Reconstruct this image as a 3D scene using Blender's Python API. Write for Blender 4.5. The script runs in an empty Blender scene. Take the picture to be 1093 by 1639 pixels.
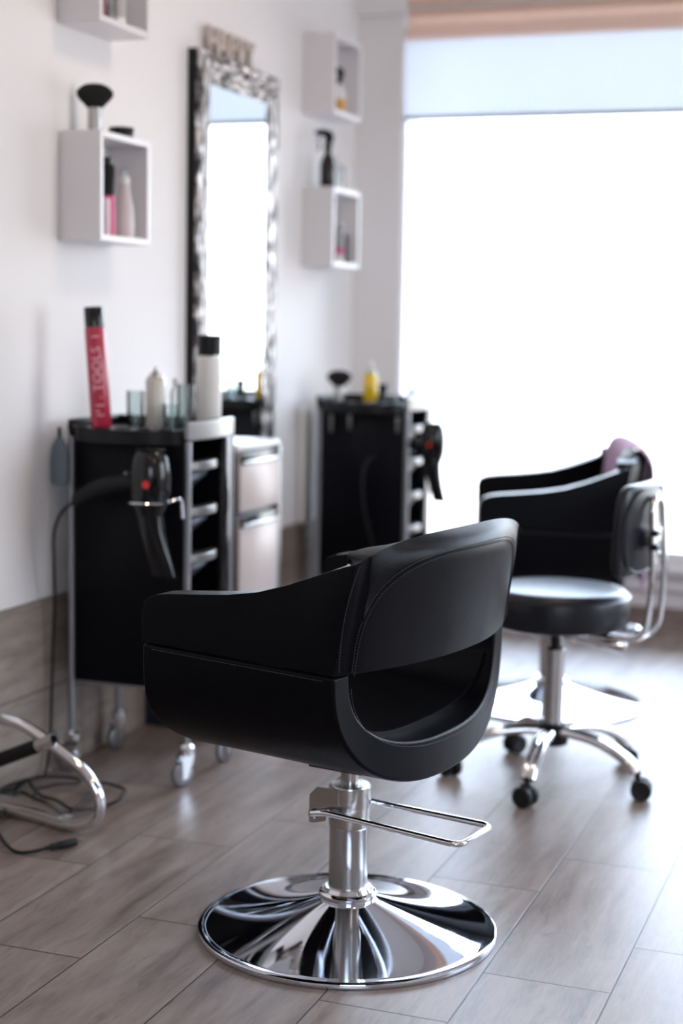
import bpy, bmesh, math, random
from mathutils import Vector, Matrix
PI = math.pi
R = math.radians
random.seed(7)
SC = bpy.context.scene
COL = SC.collection

# ------------------------------------------------------------------ camera, world, light, exposure
CAM_H = 1.2
def set_camera():
    f_px = 2552.0
    pitch, roll, yaw = R(6.75), R(1.10), R(20.15)
    cp, sp = math.cos(pitch), math.sin(pitch)
    F = Vector((-math.sin(yaw)*cp, math.cos(yaw)*cp, -sp))
    Rt = Vector((math.cos(yaw), math.sin(yaw), 0))
    U = Rt.cross(F)
    c, s = math.cos(roll), math.sin(roll)
    R2 = Rt*c + U*s
    U2 = -Rt*s + U*c
    cd = bpy.data.cameras.new('camera')
    cam = bpy.data.objects.new('camera', cd); COL.objects.link(cam)
    M = Matrix((R2, U2, -F)).transposed().to_4x4()
    M.translation = Vector((0, 0, CAM_H))
    cam.matrix_world = M
    cd.sensor_fit = 'VERTICAL'
    cd.sensor_height = 36.0
    cd.sensor_width = 24.0
    cd.lens = f_px/1639*36
    cd.clip_start = 0.05
    cd.dof.use_dof = True
    cd.dof.focus_distance = 2.88
    cd.dof.aperture_fstop = 1.85
    SC.camera = cam
set_camera()

vs = SC.view_settings
vs.view_transform = 'Standard'; vs.look = 'None'; vs.gamma = 1.0; vs.use_curve_mapping = False
vs.exposure = 1.62

world = bpy.data.worlds.new('daylight'); SC.world = world
world.use_nodes = True
nt = world.node_tree; nt.nodes.clear()
wo = nt.nodes.new('ShaderNodeOutputWorld'); bg = nt.nodes.new('ShaderNodeBackground')
tc = nt.nodes.new('ShaderNodeTexCoord'); sx = nt.nodes.new('ShaderNodeSeparateXYZ')
rp = nt.nodes.new('ShaderNodeValToRGB'); mr = nt.nodes.new('ShaderNodeMapRange')
nt.links.new(tc.outputs['Generated'], sx.inputs[0])
mr.inputs['From Min'].default_value = -1; mr.inputs['From Max'].default_value = 1
nt.links.new(sx.outputs['Z'], mr.inputs['Value'])
# overcast sky: pale ground, bright hazy horizon, much brighter high sky
rp.color_ramp.elements[0].position = 0.40; rp.color_ramp.elements[0].color = (0.14, 0.13, 0.13, 1)
rp.color_ramp.elements[1].position = 0.80; rp.color_ramp.elements[1].color = (0.56, 0.68, 0.88, 1)
e_ = rp.color_ramp.elements.new(0.50); e_.color = (0.19, 0.197, 0.205, 1)
e_ = rp.color_ramp.elements.new(0.60); e_.color = (0.26, 0.295, 0.345, 1)
nt.links.new(mr.outputs['Result'], rp.inputs['Fac'])
nt.links.new(rp.outputs['Color'], bg.inputs['Color'])
WORLD_STRENGTH = 10.0
bg.inputs['Strength'].default_value = WORLD_STRENGTH
nt.links.new(bg.outputs[0], wo.inputs[0])

def portal(name, loc, rot, sx_, sy_):
    l = bpy.data.lights.new(name, 'AREA'); l.shape = 'RECTANGLE'; l.size = sx_; l.size_y = sy_
    l.cycles.is_portal = True
    o = bpy.data.objects.new(name, l); COL.objects.link(o); o.location = loc; o.rotation_euler = rot
WIN_Y = 6.33
portal('window_portal_front', (0.45, WIN_Y+0.10, 1.38), (R(-90), 0, 0), 5.1, 2.25)
portal('fill_window_portal_back', (1.4, -2.31, 1.65), (R(90), 0, 0), 2.2, 1.5)  # portal of the added fill window behind the camera
portal('window_portal_right', (3.30, 4.6, 1.5), (0, R(90), 0), 1.9, 2.2)

# ------------------------------------------------------------------ materials
def new_mat(name):
    m = bpy.data.materials.new(name); m.use_nodes = True
    return m, m.node_tree, m.node_tree.nodes['Principled BSDF']
def mat(name, col, rough=0.5, metal=0.0, spec=0.5, bump=0.0, bscale=60, var=0.0, trans=0.0, coat=0.0, rvar=0.0, emis=0.0, alpha=1.0, stretch=(1,1,1)):
    m, t, b = new_mat(name)
    b.inputs['Base Color'].default_value = (*col, 1)
    b.inputs['Roughness'].default_value = rough
    b.inputs['Metallic'].default_value = metal
    b.inputs['Specular IOR Level'].default_value = spec
    b.inputs['Transmission Weight'].default_value = trans
    b.inputs['Coat Weight'].default_value = coat
    b.inputs['Alpha'].default_value = alpha
    if emis:
        b.inputs['Emission Color'].default_value = (*col, 1); b.inputs['Emission Strength'].default_value = emis
    if bump or var or rvar:
        tcn = t.nodes.new('ShaderNodeTexCoord'); mp = t.nodes.new('ShaderNodeMapping')
        mp.inputs['Scale'].default_value = stretch
        n = t.nodes.new('ShaderNodeTexNoise'); n.inputs['Scale'].default_value = bscale; n.inputs['Detail'].default_value = 5
        t.links.new(tcn.outputs['Object'], mp.inputs[0]); t.links.new(mp.outputs[0], n.inputs['Vector'])
        if bump:
            bp = t.nodes.new('ShaderNodeBump'); bp.inputs['Strength'].default_value = bump; bp.inputs['Distance'].default_value = 0.002
            t.links.new(n.outputs['Fac'], bp.inputs['Height']); t.links.new(bp.outputs[0], b.inputs['Normal'])
        if var:
            mx = t.nodes.new('ShaderNodeMix'); mx.data_type = 'RGBA'
            mx.inputs['A'].default_value = (*[c*(1-var) for c in col], 1); mx.inputs['B'].default_value = (*[min(1, c*(1+var)) for c in col], 1)
            t.links.new(n.outputs['Fac'], mx.inputs['Factor']); t.links.new(mx.outputs['Result'], b.inputs['Base Color'])
        if rvar:
            r_ = t.nodes.new('ShaderNodeMapRange'); r_.inputs['To Min'].default_value = max(0, rough-rvar); r_.inputs['To Max'].default_value = rough+rvar
            r_.inputs['From Min'].default_value = 0.35; r_.inputs['From Max'].default_value = 0.65
            t.links.new(n.outputs['Fac'], r_.inputs['Value']); t.links.new(r_.outputs['Result'], b.inputs['Roughness'])
    return m

M = {}
def leather(name, col, rough, spec):
    m, t, b = new_mat(name)
    b.inputs['Base Color'].default_value = (*col, 1)
    b.inputs['Roughness'].default_value = rough
    b.inputs['Specular IOR Level'].default_value = spec
    tcn = t.nodes.new('ShaderNodeTexCoord')
    v = t.nodes.new('ShaderNodeTexVoronoi'); v.inputs['Scale'].default_value = 420; v.feature = 'F1'
    n = t.nodes.new('ShaderNodeTexNoise'); n.inputs['Scale'].default_value = 9; n.inputs['Detail'].default_value = 4
    t.links.new(tcn.outputs['Object'], v.inputs['Vector']); t.links.new(tcn.outputs['Object'], n.inputs['Vector'])
    b1 = t.nodes.new('ShaderNodeBump'); b1.inputs['Strength'].default_value = 0.25; b1.inputs['Distance'].default_value = 0.0006
    b2 = t.nodes.new('ShaderNodeBump'); b2.inputs['Strength'].default_value = 0.25; b2.inputs['Distance'].default_value = 0.004
    t.links.new(v.outputs['Distance'], b1.inputs['Height']); t.links.new(n.outputs['Fac'], b2.inputs['Height'])
    t.links.new(b2.outputs[0], b1.inputs['Normal']); t.links.new(b1.outputs[0], b.inputs['Normal'])
    mr_ = t.nodes.new('ShaderNodeMapRange'); mr_.inputs['To Min'].default_value = rough-0.06; mr_.inputs['To Max'].default_value = rough+0.08
    t.links.new(n.outputs['Fac'], mr_.inputs['Value']); t.links.new(mr_.outputs['Result'], b.inputs['Roughness'])
    return m
M['leather'] = leather('black_leather', (0.0024, 0.0024, 0.0042), 0.33, 0.09)
M['vinyl'] = leather('black_vinyl', (0.006, 0.007, 0.012), 0.32, 0.38)
M['thread'] = mat('grey_thread', (0.045, 0.045, 0.055), 0.7)
M['chrome'] = mat('polished_chrome', (0.80, 0.80, 0.82), 0.035, 1.0, rvar=0.02, bscale=14)
M['steel'] = mat('brushed_steel', (0.50, 0.49, 0.48), 0.24, 1.0, bump=0.05, bscale=80, stretch=(1, 1, 12))
M['disc'] = mat('polished_steel_disc', (0.62, 0.65, 0.72), 0.035, 1.0, rvar=0.03, bscale=30)
M['black_plastic'] = mat('black_plastic', (0.006, 0.006, 0.007), 0.35, spec=0.22, bump=0.05, bscale=200)
M['gloss_black'] = mat('gloss_black_plastic', (0.006, 0.006, 0.007), 0.14, spec=0.35, coat=0.12)
M['panel'] = mat('black_trolley_panel', (0.003, 0.003, 0.0055), 0.38, spec=0.12, bump=0.06, bscale=150)
M['rubber'] = mat('black_rubber', (0.007, 0.007, 0.008), 0.5, spec=0.35)
M['silver'] = mat('silver_plastic', (0.25, 0.24, 0.235), 0.32, 0.75)
M['tray_grey'] = mat('smoky_grey_plastic', (0.05, 0.055, 0.07), 0.3)
M['grey_post'] = mat('grey_metal_post', (0.34, 0.34, 0.37), 0.3, 0.9)
M['white_paint'] = mat('white_lacquer', (0.76, 0.74, 0.76), 0.35, bump=0.02)
M['white_plastic'] = mat('white_plastic', (0.80, 0.79, 0.77), 0.35)
M['window_frame'] = mat('white_window_profile', (0.74, 0.71, 0.72), 0.35)
M['sill_wall'] = mat('mauve_white_plaster', (0.60, 0.55, 0.56), 0.8, bump=0.1, bscale=90)
M['white_wall'] = mat('white_plaster', (0.82, 0.80, 0.80), 0.75, bump=0.12, bscale=70, var=0.012)
M['ceiling'] = mat('white_ceiling_paint', (0.82, 0.80, 0.78), 0.8, bump=0.05)
M['side_wall'] = mat('side_wall_white', (0.76, 0.74, 0.73), 0.7, bump=0.05)
M['dark_wall'] = mat('pale_back_wall', (0.66, 0.63, 0.62), 0.7, bump=0.05)
M['red'] = mat('crimson_can', (0.42, 0.012, 0.045), 0.3, coat=0.4)
M['pink_print'] = mat('pale_pink_print', (0.85, 0.45, 0.52), 0.5)
M['red_badge'] = mat('red_badge', (0.65, 0.02, 0.01), 0.4)
M['pink'] = mat('pink_label', (0.62, 0.05, 0.20), 0.4)
M['cloth'] = mat('mauve_cloth', (0.27, 0.115, 0.20), 0.9, bump=0.3, bscale=300)
M['cloth_light'] = mat('lilac_lining', (0.66, 0.47, 0.66), 0.9, bump=0.3, bscale=300)
M['yellow'] = mat('yellow_liquid', (0.85, 0.55, 0.02), 0.2)
M['amber'] = mat('amber_label', (0.65, 0.34, 0.06), 0.4)
M['beige_wood'] = mat('weathered_wood_letter', (0.52, 0.44, 0.39), 0.7, var=0.25, bscale=30, bump=0.2)
M['bristle'] = mat('black_bristles', (0.006, 0.005, 0.005), 0.9, bump=0.8, bscale=140, stretch=(6, 6, 0.5))
M['navy'] = mat('dark_navy_laminate', (0.013, 0.018, 0.032), 0.45)
M['rose_wood'] = mat('pale_rose_drawer_front', (0.54, 0.455, 0.42), 0.32, var=0.06, bscale=25, stretch=(1, 1, 8))
M['grey_blue'] = mat('grey_blue_brush', (0.10, 0.13, 0.16), 0.5)
M['cream'] = mat('cream_can', (0.62, 0.60, 0.55), 0.35, 0.2)
M['lamp'] = mat('fill_lamp_diffuser', (1.0, 0.80, 0.64), 0.5, emis=8.0)  # glow of the added ceiling lamps
def clear_mat(name, col, mixf=0.22):
    m = bpy.data.materials.new(name); m.use_nodes = True; t = m.node_tree; t.nodes.clear()
    o = t.nodes.new('ShaderNodeOutputMaterial'); tr = t.nodes.new('ShaderNodeBsdfTransparent'); g = t.nodes.new('ShaderNodeBsdfGlossy')
    tr.inputs[0].default_value = (*col, 1); g.inputs['Roughness'].default_value = 0.03
    fr = t.nodes.new('ShaderNodeFresnel'); fr.inputs['IOR'].default_value = 1.45
    mx = t.nodes.new('ShaderNodeMixShader')
    if mixf:
        mt = t.nodes.new('ShaderNodeMath'); mt.operation = 'ADD'; mt.inputs[1].default_value = mixf; mt.use_clamp = True
        t.links.new(fr.outputs[0], mt.inputs[0]); t.links.new(mt.outputs[0], mx.inputs[0])
    else: t.links.new(fr.outputs[0], mx.inputs[0])
    t.links.new(tr.outputs[0], mx.inputs[1]); t.links.new(g.outputs[0], mx.inputs[2]); t.links.new(mx.outputs[0], o.inputs[0])
    return m
M['glass'] = clear_mat('window_glass', (0.98, 0.99, 0.99), 0)
M['clear'] = clear_mat('clear_plastic', (0.90, 0.945, 0.94), 0.08)
M['clear_yellow'] = clear_mat('yellow_bottle_plastic', (1.0, 0.72, 0.10), 0.08)
M['mirror'] = mat('mirror_silvering', (0.93, 0.95, 0.95), 0.0, 1.0)
def fabric_mat(name, dcol, tcol, f):
    m = bpy.data.materials.new(name); m.use_nodes = True; t = m.node_tree; t.nodes.clear()
    o = t.nodes.new('ShaderNodeOutputMaterial'); d = t.nodes.new('ShaderNodeBsdfDiffuse'); tl = t.nodes.new('ShaderNodeBsdfTranslucent')
    d.inputs[0].default_value = (*dcol, 1); tl.inputs[0].default_value = (*tcol, 1)
    mx = t.nodes.new('ShaderNodeMixShader'); mx.inputs[0].default_value = f
    tcn = t.nodes.new('ShaderNodeTexCoord'); w = t.nodes.new('ShaderNodeTexNoise'); w.inputs['Scale'].default_value = 400
    bp = t.nodes.new('ShaderNodeBump'); bp.inputs['Strength'].default_value = 0.2; bp.inputs['Distance'].default_value = 0.001
    t.links.new(tcn.outputs['Object'], w.inputs['Vector']); t.links.new(w.outputs['Fac'], bp.inputs['Height']); t.links.new(bp.outputs[0], d.inputs['Normal'])
    t.links.new(d.outputs[0], mx.inputs[1]); t.links.new(tl.outputs[0], mx.inputs[2]); t.links.new(mx.outputs[0], o.inputs[0])
    return m
M['blind'] = fabric_mat('white_blind_fabric', (0.85, 0.87, 0.89), (0.82, 0.86, 0.91), 0.40)
M['valance'] = fabric_mat('peach_blind_fabric', (0.86, 0.66, 0.56), (0.80, 0.52, 0.39), 0.4)

def hammered(name, sc):
    m, t, b = new_mat(name)
    b.inputs['Metallic'].default_value = 0.9; b.inputs['Roughness'].default_value = 0.3
    tcn = t.nodes.new('ShaderNodeTexCoord'); mp = t.nodes.new('ShaderNodeMapping'); mp.inputs['Scale'].default_value = sc
    v = t.nodes.new('ShaderNodeTexVoronoi'); v.inputs['Scale'].default_value = 26
    t.links.new(tcn.outputs['Object'], mp.inputs[0]); t.links.new(mp.outputs[0], v.inputs['Vector'])
    n = t.nodes.new('ShaderNodeTexNoise'); n.inputs['Scale'].default_value = 45; n.inputs['Detail'].default_value = 3
    t.links.new(mp.outputs[0], n.inputs['Vector'])
    ad = t.nodes.new('ShaderNodeMath'); ad.operation = 'ADD'
    t.links.new(v.outputs['Distance'], ad.inputs[0]); t.links.new(n.outputs['Fac'], ad.inputs[1])
    bp = t.nodes.new('ShaderNodeBump'); bp.inputs['Strength'].default_value = 1.0; bp.inputs['Distance'].default_value = 0.02
    t.links.new(ad.outputs[0], bp.inputs['Height']); t.links.new(bp.outputs[0], b.inputs['Normal'])
    cr = t.nodes.new('ShaderNodeValToRGB'); cr.color_ramp.elements[0].color = (0.05, 0.045, 0.05, 1); cr.color_ramp.elements[1].color = (0.66, 0.62, 0.60, 1)
    cr.color_ramp.elements[0].position = 0.44; cr.color_ramp.elements[1].position = 0.60
    t.links.new(n.outputs['Fac'], cr.inputs['Fac']); t.links.new(cr.outputs['Color'], b.inputs['Base Color'])
    return m
M['hammered'] = hammered('hammered_silver_upright', (1, 1.5, 0.45))
M['hammered_b'] = hammered('hammered_silver_crossbar', (1, 0.45, 1.5))

def wood_tile(name, axes, u0, v0, w, L, c1, c2, c3, rough):
    """long planks: u across (axis a), v along (axis b); rows shift by a third."""
    m, t, b = new_mat(name)
    N = t.nodes; Lk = t.links
    geo = N.new('ShaderNodeNewGeometry'); s = N.new('ShaderNodeSeparateXYZ'); Lk.new(geo.outputs['Position'], s.inputs[0])
    def mth(op, a, b_=None, c_=None):
        n = N.new('ShaderNodeMath'); n.operation = op
        for i, x in enumerate((a, b_, c_)):
            if x is None: continue
            if isinstance(x, (int, float)): n.inputs[i].default_value = x
            else: Lk.new(x, n.inputs[i])
        return n.outputs[0]
    U = s.outputs[axes[0]]; V = s.outputs[axes[1]]
    a = mth('DIVIDE', mth('SUBTRACT', U, u0), w)
    i = mth('FLOOR', a); fa = mth('SUBTRACT', a, i)
    vb = mth('DIVIDE', mth('SUBTRACT', mth('SUBTRACT', V, v0), mth('MULTIPLY', i, L/3)), L)
    j = mth('FLOOR', vb); fb = mth('SUBTRACT', vb, j)
    du = mth('MULTIPLY', mth('MINIMUM', fa, mth('SUBTRACT', 1.0, fa)), w)
    dv = mth('MULTIPLY', mth('MINIMUM', fb, mth('SUBTRACT', 1.0, fb)), L)
    d = mth('MINIMUM', du, dv)
    edge = N.new('ShaderNodeMapRange'); edge.inputs['From Min'].default_value = 0.0015; edge.inputs['From Max'].default_value = 0.0024
    Lk.new(d, edge.inputs['Value'])
    cmb = N.new('ShaderNodeCombineXYZ'); Lk.new(i, cmb.inputs[0]); Lk.new(j, cmb.inputs[1])
    wn = N.new('ShaderNodeTexWhiteNoise'); Lk.new(cmb.outputs[0], wn.inputs['Vector'])
    sw = N.new('ShaderNodeSeparateColor'); Lk.new(wn.outputs['Color'], sw.inputs[0])
    pos = N.new('ShaderNodeCombineXYZ')
    Lk.new(mth('ADD', mth('MULTIPLY', U, 1.0), mth('MULTIPLY', sw.outputs[0], 13.0)), pos.inputs[0])
    Lk.new(mth('ADD', mth('MULTIPLY', V, 0.13), mth('MULTIPLY', sw.outputs[1], 17.0)), pos.inputs[1])
    n1 = N.new('ShaderNodeTexNoise'); n1.inputs['Scale'].default_value = 22; n1.inputs['Detail'].default_value = 6; n1.inputs['Distortion'].default_value = 0.6
    n2 = N.new('ShaderNodeTexNoise'); n2.inputs['Scale'].default_value = 160; n2.inputs['Detail'].default_value = 4
    Lk.new(pos.outputs[0], n1.inputs['Vector']); Lk.new(pos.outputs[0], n2.inputs['Vector'])
    pos2 = N.new('ShaderNodeCombineXYZ')
    Lk.new(mth('ADD', U, mth('MULTIPLY', sw.outputs[1], 11.0)), pos2.inputs[0]); Lk.new(mth('ADD', mth('MULTIPLY', V, 0.45), mth('MULTIPLY', sw.outputs[2], 9.0)), pos2.inputs[1])
    n3 = N.new('ShaderNodeTexNoise'); n3.inputs['Scale'].default_value = 9; n3.inputs['Detail'].default_value = 5
    Lk.new(pos2.outputs[0], n3.inputs['Vector'])
    grain = mth('ADD', mth('MULTIPLY', n1.outputs['Fac'], 0.55), mth('ADD', mth('MULTIPLY', n2.outputs['Fac'], 0.2), mth('MULTIPLY', n3.outputs['Fac'], 0.25)))
    cr = N.new('ShaderNodeValToRGB')
    cr.color_ramp.elements[0].position = 0.33; cr.color_ramp.elements[0].color = (*c1, 1)
    cr.color_ramp.elements[1].position = 0.66; cr.color_ramp.elements[1].color = (*c3, 1)
    e = cr.color_ramp.elements.new(0.47); e.color = (*c2, 1)
    Lk.new(grain, cr.inputs['Fac'])
    hs = N.new('ShaderNodeHueSaturation'); Lk.new(cr.outputs['Color'], hs.inputs['Color'])
    Lk.new(mth('ADD', 0.9, mth('MULTIPLY', sw.outputs[2], 0.2)), hs.inputs['Value'])
    # dark mineral streaks and knots printed in the tile
    pos3 = N.new('ShaderNodeCombineXYZ')
    Lk.new(mth('ADD', U, mth('MULTIPLY', sw.outputs[2], 7.0)), pos3.inputs[0]); Lk.new(mth('ADD', mth('MULTIPLY', V, 0.22), mth('MULTIPLY', sw.outputs[0], 5.0)), pos3.inputs[1])
    n4 = N.new('ShaderNodeTexNoise'); n4.inputs['Scale'].default_value = 30; n4.inputs['Detail'].default_value = 8; n4.inputs['Roughness'].default_value = 0.7; n4.inputs['Distortion'].default_value = 1.2
    Lk.new(pos3.outputs[0], n4.inputs['Vector'])
    st = N.new('ShaderNodeMapRange'); st.inputs['From Min'].default_value = 0.56; st.inputs['From Max'].default_value = 0.74; st.inputs['To Max'].default_value = 0.6
    Lk.new(n4.outputs['Fac'], st.inputs['Value'])
    dk = N.new('ShaderNodeMix'); dk.data_type = 'RGBA'; dk.inputs['B'].default_value = (0.075, 0.058, 0.052, 1)
    Lk.new(st.outputs['Result'], dk.inputs['Factor']); Lk.new(hs.outputs['Color'], dk.inputs['A'])
    mx = N.new('ShaderNodeMix'); mx.data_type = 'RGBA'; mx.inputs['A'].default_value = (0.050, 0.036, 0.028, 1)
    Lk.new(dk.outputs['Result'], mx.inputs['B']); Lk.new(edge.outputs['Result'], mx.inputs['Factor'])
    Lk.new(mx.outputs['Result'], b.inputs['Base Color'])
    b.inputs['Specular IOR Level'].default_value = 0.35
    rr = N.new('ShaderNodeMapRange'); rr.inputs['To Min'].default_value = rough-0.07; rr.inputs['To Max'].default_value = rough+0.1
    Lk.new(grain, rr.inputs['Value']); Lk.new(rr.outputs['Result'], b.inputs['Roughness'])
    h = mth('ADD', mth('MULTIPLY', edge.outputs['Result'], 1.0), mth('MULTIPLY', grain, 0.35))
    bp = N.new('ShaderNodeBump'); bp.inputs['Strength'].default_value = 0.5; bp.inputs['Distance'].default_value = 0.0015
    Lk.new(h, bp.inputs['Height']); Lk.new(bp.outputs[0], b.inputs['Normal'])
    return m
M['floor'] = wood_tile('wood_look_floor_tile', (0, 1), -0.242, 3.244, 0.24, 0.696, (0.110, 0.081, 0.069), (0.210, 0.164, 0.142), (0.315, 0.255, 0.226), 0.38)
M['wainscot'] = wood_tile('wood_look_wall_tile', (2, 1), -0.01, 3.1, 0.24, 0.696, (0.15, 0.12, 0.10), (0.26, 0.215, 0.185), (0.38, 0.325, 0.285), 0.42)
M['skirt'] = wood_tile('wood_look_skirting', (2, 0), -0.05, 0.0, 0.24, 0.696, (0.13, 0.09, 0.075), (0.19, 0.14, 0.12), (0.27, 0.205, 0.175), 0.45)

# ------------------------------------------------------------------ mesh helpers
def new_bm(): return bmesh.new()
def xf(verts, mtx):
    for v in verts: v.co = mtx @ v.co
def box(bm, c, s, bev=0.0, rot=None, seg=2):
    r = bmesh.ops.create_cube(bm, size=1.0); vs_ = r['verts']
    for v in vs_: v.co = Vector((v.co.x*s[0], v.co.y*s[1], v.co.z*s[2]))
    if bev > 0:
        es = list({e for v in vs_ for e in v.link_edges})
        rr = bmesh.ops.bevel(bm, geom=es, offset=bev, segments=seg, affect='EDGES', profile=0.5)
        vs_ = list({v for f in rr['faces'] for v in f.verts} | {v for v in vs_ if v.is_valid})
    mt = Matrix.Translation(c)
    if rot is not None: mt = mt @ rot
    xf(vs_, mt)
    return vs_
def lathe(bm, prof, seg=32, mtx=None, cap0=True, cap1=True):
    rings = []
    for (r, z) in prof:
        if r < 1e-5: rings.append([bm.verts.new((0, 0, z))])
        else: rings.append([bm.verts.new((r*math.cos(2*PI*k/seg), r*math.sin(2*PI*k/seg), z)) for k in range(seg)])
    for a, b in zip(rings, rings[1:]):
        for k in range(seg):
            k2 = (k+1) % seg
            if len(a) == 1 and len(b) == 1: continue
            if len(a) == 1: bm.faces.new((a[0], b[k2], b[k]))
            elif len(b) == 1: bm.faces.new((a[k], a[k2], b[0]))
            else: bm.faces.new((a[k], a[k2], b[k2], b[k]))
    if cap0 and len(rings[0]) > 1: bm.faces.new(list(reversed(rings[0])))
    if cap1 and len(rings[-1]) > 1: bm.faces.new(rings[-1])
    vv = [v for r in rings for v in r]
    if mtx is not None: xf(vv, mtx)
    return vv
def smooth_path(pts, n=8, closed=False):
    P = [Vector(p) for p in pts]; out = []; L = len(P)
    rng = range(L) if closed else range(L-1)
    for i in rng:
        if closed: p0, p1, p2, p3 = P[(i-1) % L], P[i], P[(i+1) % L], P[(i+2) % L]
        else: p0, p1, p2, p3 = P[max(i-1, 0)], P[i], P[i+1], P[min(i+2, L-1)]
        for k in range(n):
            t = k/n
            out.append(0.5*((2*p1)+(-p0+p2)*t+(2*p0-5*p1+4*p2-p3)*t*t+(-p0+3*p1-3*p2+p3)*t**3))
    if not closed: out.append(P[-1])
    return out
def fillet(pts, r, n=6, closed=False):
    P = [Vector(p) for p in pts]; L = len(P); out = []
    for i in range(L):
        if not closed and i in (0, L-1): out.append(P[i]); continue
        a, b, c = P[(i-1) % L], P[i], P[(i+1) % L]
        d1 = (a-b); d2 = (c-b); rr = min(r, d1.length*0.48, d2.length*0.48)
        s, e = b+d1.normalized()*rr, b+d2.normalized()*rr
        for k in range(n+1):
            t = k/n; out.append((1-t)**2*s+2*t*(1-t)*b+t*t*e)
    return out
def tube(bm, pts, r, seg=12, closed=False, caps=True, flat=None):
    P = [Vector(p) for p in pts]; L = len(P)
    rad = r if callable(r) else (lambda t: r)
    rings = []; prev = None
    for i in range(L):
        if closed: tg = (P[(i+1) % L]-P[(i-1) % L])
        else: tg = (P[min(i+1, L-1)]-P[max(i-1, 0)])
        tg.normalize()
        if prev is None:
            a = Vector((0, 0, 1)) if abs(tg.z) < 0.9 else Vector((1, 0, 0))
            n = tg.cross(a).normalized()
        else:
            n = (prev-tg*prev.dot(tg)).normalized()
        prev = n; b = tg.cross(n); rr = rad(i/max(1, L-1))
        fl = flat or (1, 1)
        rings.append([bm.verts.new(P[i]+(n*math.cos(2*PI*k/seg)*fl[0]+b*math.sin(2*PI*k/seg)*fl[1])*rr) for k in range(seg)])
    pairs = list(zip(rings, rings[1:]))
    if closed: pairs.append((rings[-1], rings[0]))
    for a, b in pairs:
        for k in range(seg):
            k2 = (k+1) % seg; bm.faces.new((a[k], a[k2], b[k2], b[k]))
    if caps and not closed:
        bm.faces.new(list(reversed(rings[0]))); bm.faces.new(rings[-1])
    return [v for r_ in rings for v in r_]
def prism(bm, outline, depth, mtx=None):
    """outline in local xy, extruded along +z by depth"""
    a = [bm.verts.new((x, y, 0)) for x, y in outline]; b = [bm.verts.new((x, y, depth)) for x, y in outline]
    bm.faces.new(list(reversed(a))); bm.faces.new(b)
    n = len(a)
    for i in range(n): bm.faces.new((a[i], a[(i+1) % n], b[(i+1) % n], b[i]))
    if mtx is not None: xf(a+b, mtx)
    return a+b
def grid(bm, rows, wrap=False):
    V = [[bm.verts.new(p) for p in r] for r in rows]
    for i in range(len(V)-1):
        n = len(V[i])
        for j in range(n if wrap else n-1):
            j2 = (j+1) % n
            try: bm.faces.new((V[i][j], V[i][j2], V[i+1][j2], V[i+1][j]))
            except ValueError: pass
    return V
def obj(name, bm, material, parent=None, smooth=True, angle=38, loc=None, rot=None, bevel=None):
    bmesh.ops.remove_doubles(bm, verts=bm.verts, dist=1e-6)
    bmesh.ops.recalc_face_normals(bm, faces=bm.faces)
    me = bpy.data.meshes.new(name)
    if smooth:
        for f in bm.faces: f.smooth = True
        for e in bm.edges:
            if len(e.link_faces) == 2 and e.calc_face_angle(0) > R(angle): e.smooth = False
    bm.to_mesh(me); bm.free()
    o = bpy.data.objects.new(name, me); COL.objects.link(o)
    if isinstance(material, (list, tuple)):
        for m_ in material: me.materials.append(m_)
    elif material: me.materials.append(material)
    if parent: o.parent = parent
    if loc: o.location = loc
    if rot: o.rotation_euler = rot
    if bevel:
        md = o.modifiers.new('bevel', 'BEVEL'); md.width = bevel; md.segments = 3; md.limit_method = 'ANGLE'; md.angle_limit = R(50)
        for p in me.polygons: p.use_smooth = True
        md.harden_normals = True
    return o
def thing(name, label, cat, loc=(0, 0, 0), rz=0.0, group=None):
    o = bpy.data.objects.new(name, None); COL.objects.link(o); o.empty_display_size = 0.1
    o.location = loc; o.rotation_euler = (0, 0, rz); o['label'] = label; o['category'] = cat
    if group: o['group'] = group
    return o
def tag(o, label, cat, group=None):
    o['label'] = label; o['category'] = cat
    if group: o['group'] = group
    return o
def struct(name, bm, m, **k):
    o = obj(name, bm, m, **k); o['kind'] = 'structure'; return o
def copy_tree(o, parent=None):
    c = o.copy(); COL.objects.link(c)
    if parent: c.parent = parent; c.matrix_parent_inverse = o.matrix_parent_inverse
    for ch in list(o.children): copy_tree(ch, c)
    return c
def RX(a): return Matrix.Rotation(R(a), 4, 'X')
def RY(a): return Matrix.Rotation(R(a), 4, 'Y')
def RZ(a): return Matrix.Rotation(R(a), 4, 'Z')
def T(*a): return Matrix.Translation(a)

# ------------------------------------------------------------------ the room
WX = -2.15                       # left wall
XR = 3.2; YB = -2.2; ZC = 2.75
def simple(name, c, s, m, bev=0.0):
    bm = new_bm(); box(bm, c, s, bev); return struct(name, bm, m, smooth=bev > 0)
simple('floor', ((WX+XR)/2, (YB+WIN_Y)/2, -0.05), (XR-WX+0.4, WIN_Y-YB+0.6, 0.1), M['floor'])
simple('ceiling', ((WX+XR)/2, (YB+WIN_Y)/2, ZC+0.05), (XR-WX+0.4, WIN_Y-YB+0.6, 0.1), M['ceiling'])
simple('wall_left', (WX-0.1, (YB+WIN_Y)/2, ZC/2), (0.2, WIN_Y-YB+0.6, ZC), M['white_wall'])
simple('trim_1', (WX+0.004, (YB+5.93)/2, 0.2345), (0.008, 5.93-YB, 0.469), M['wainscot'])
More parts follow.
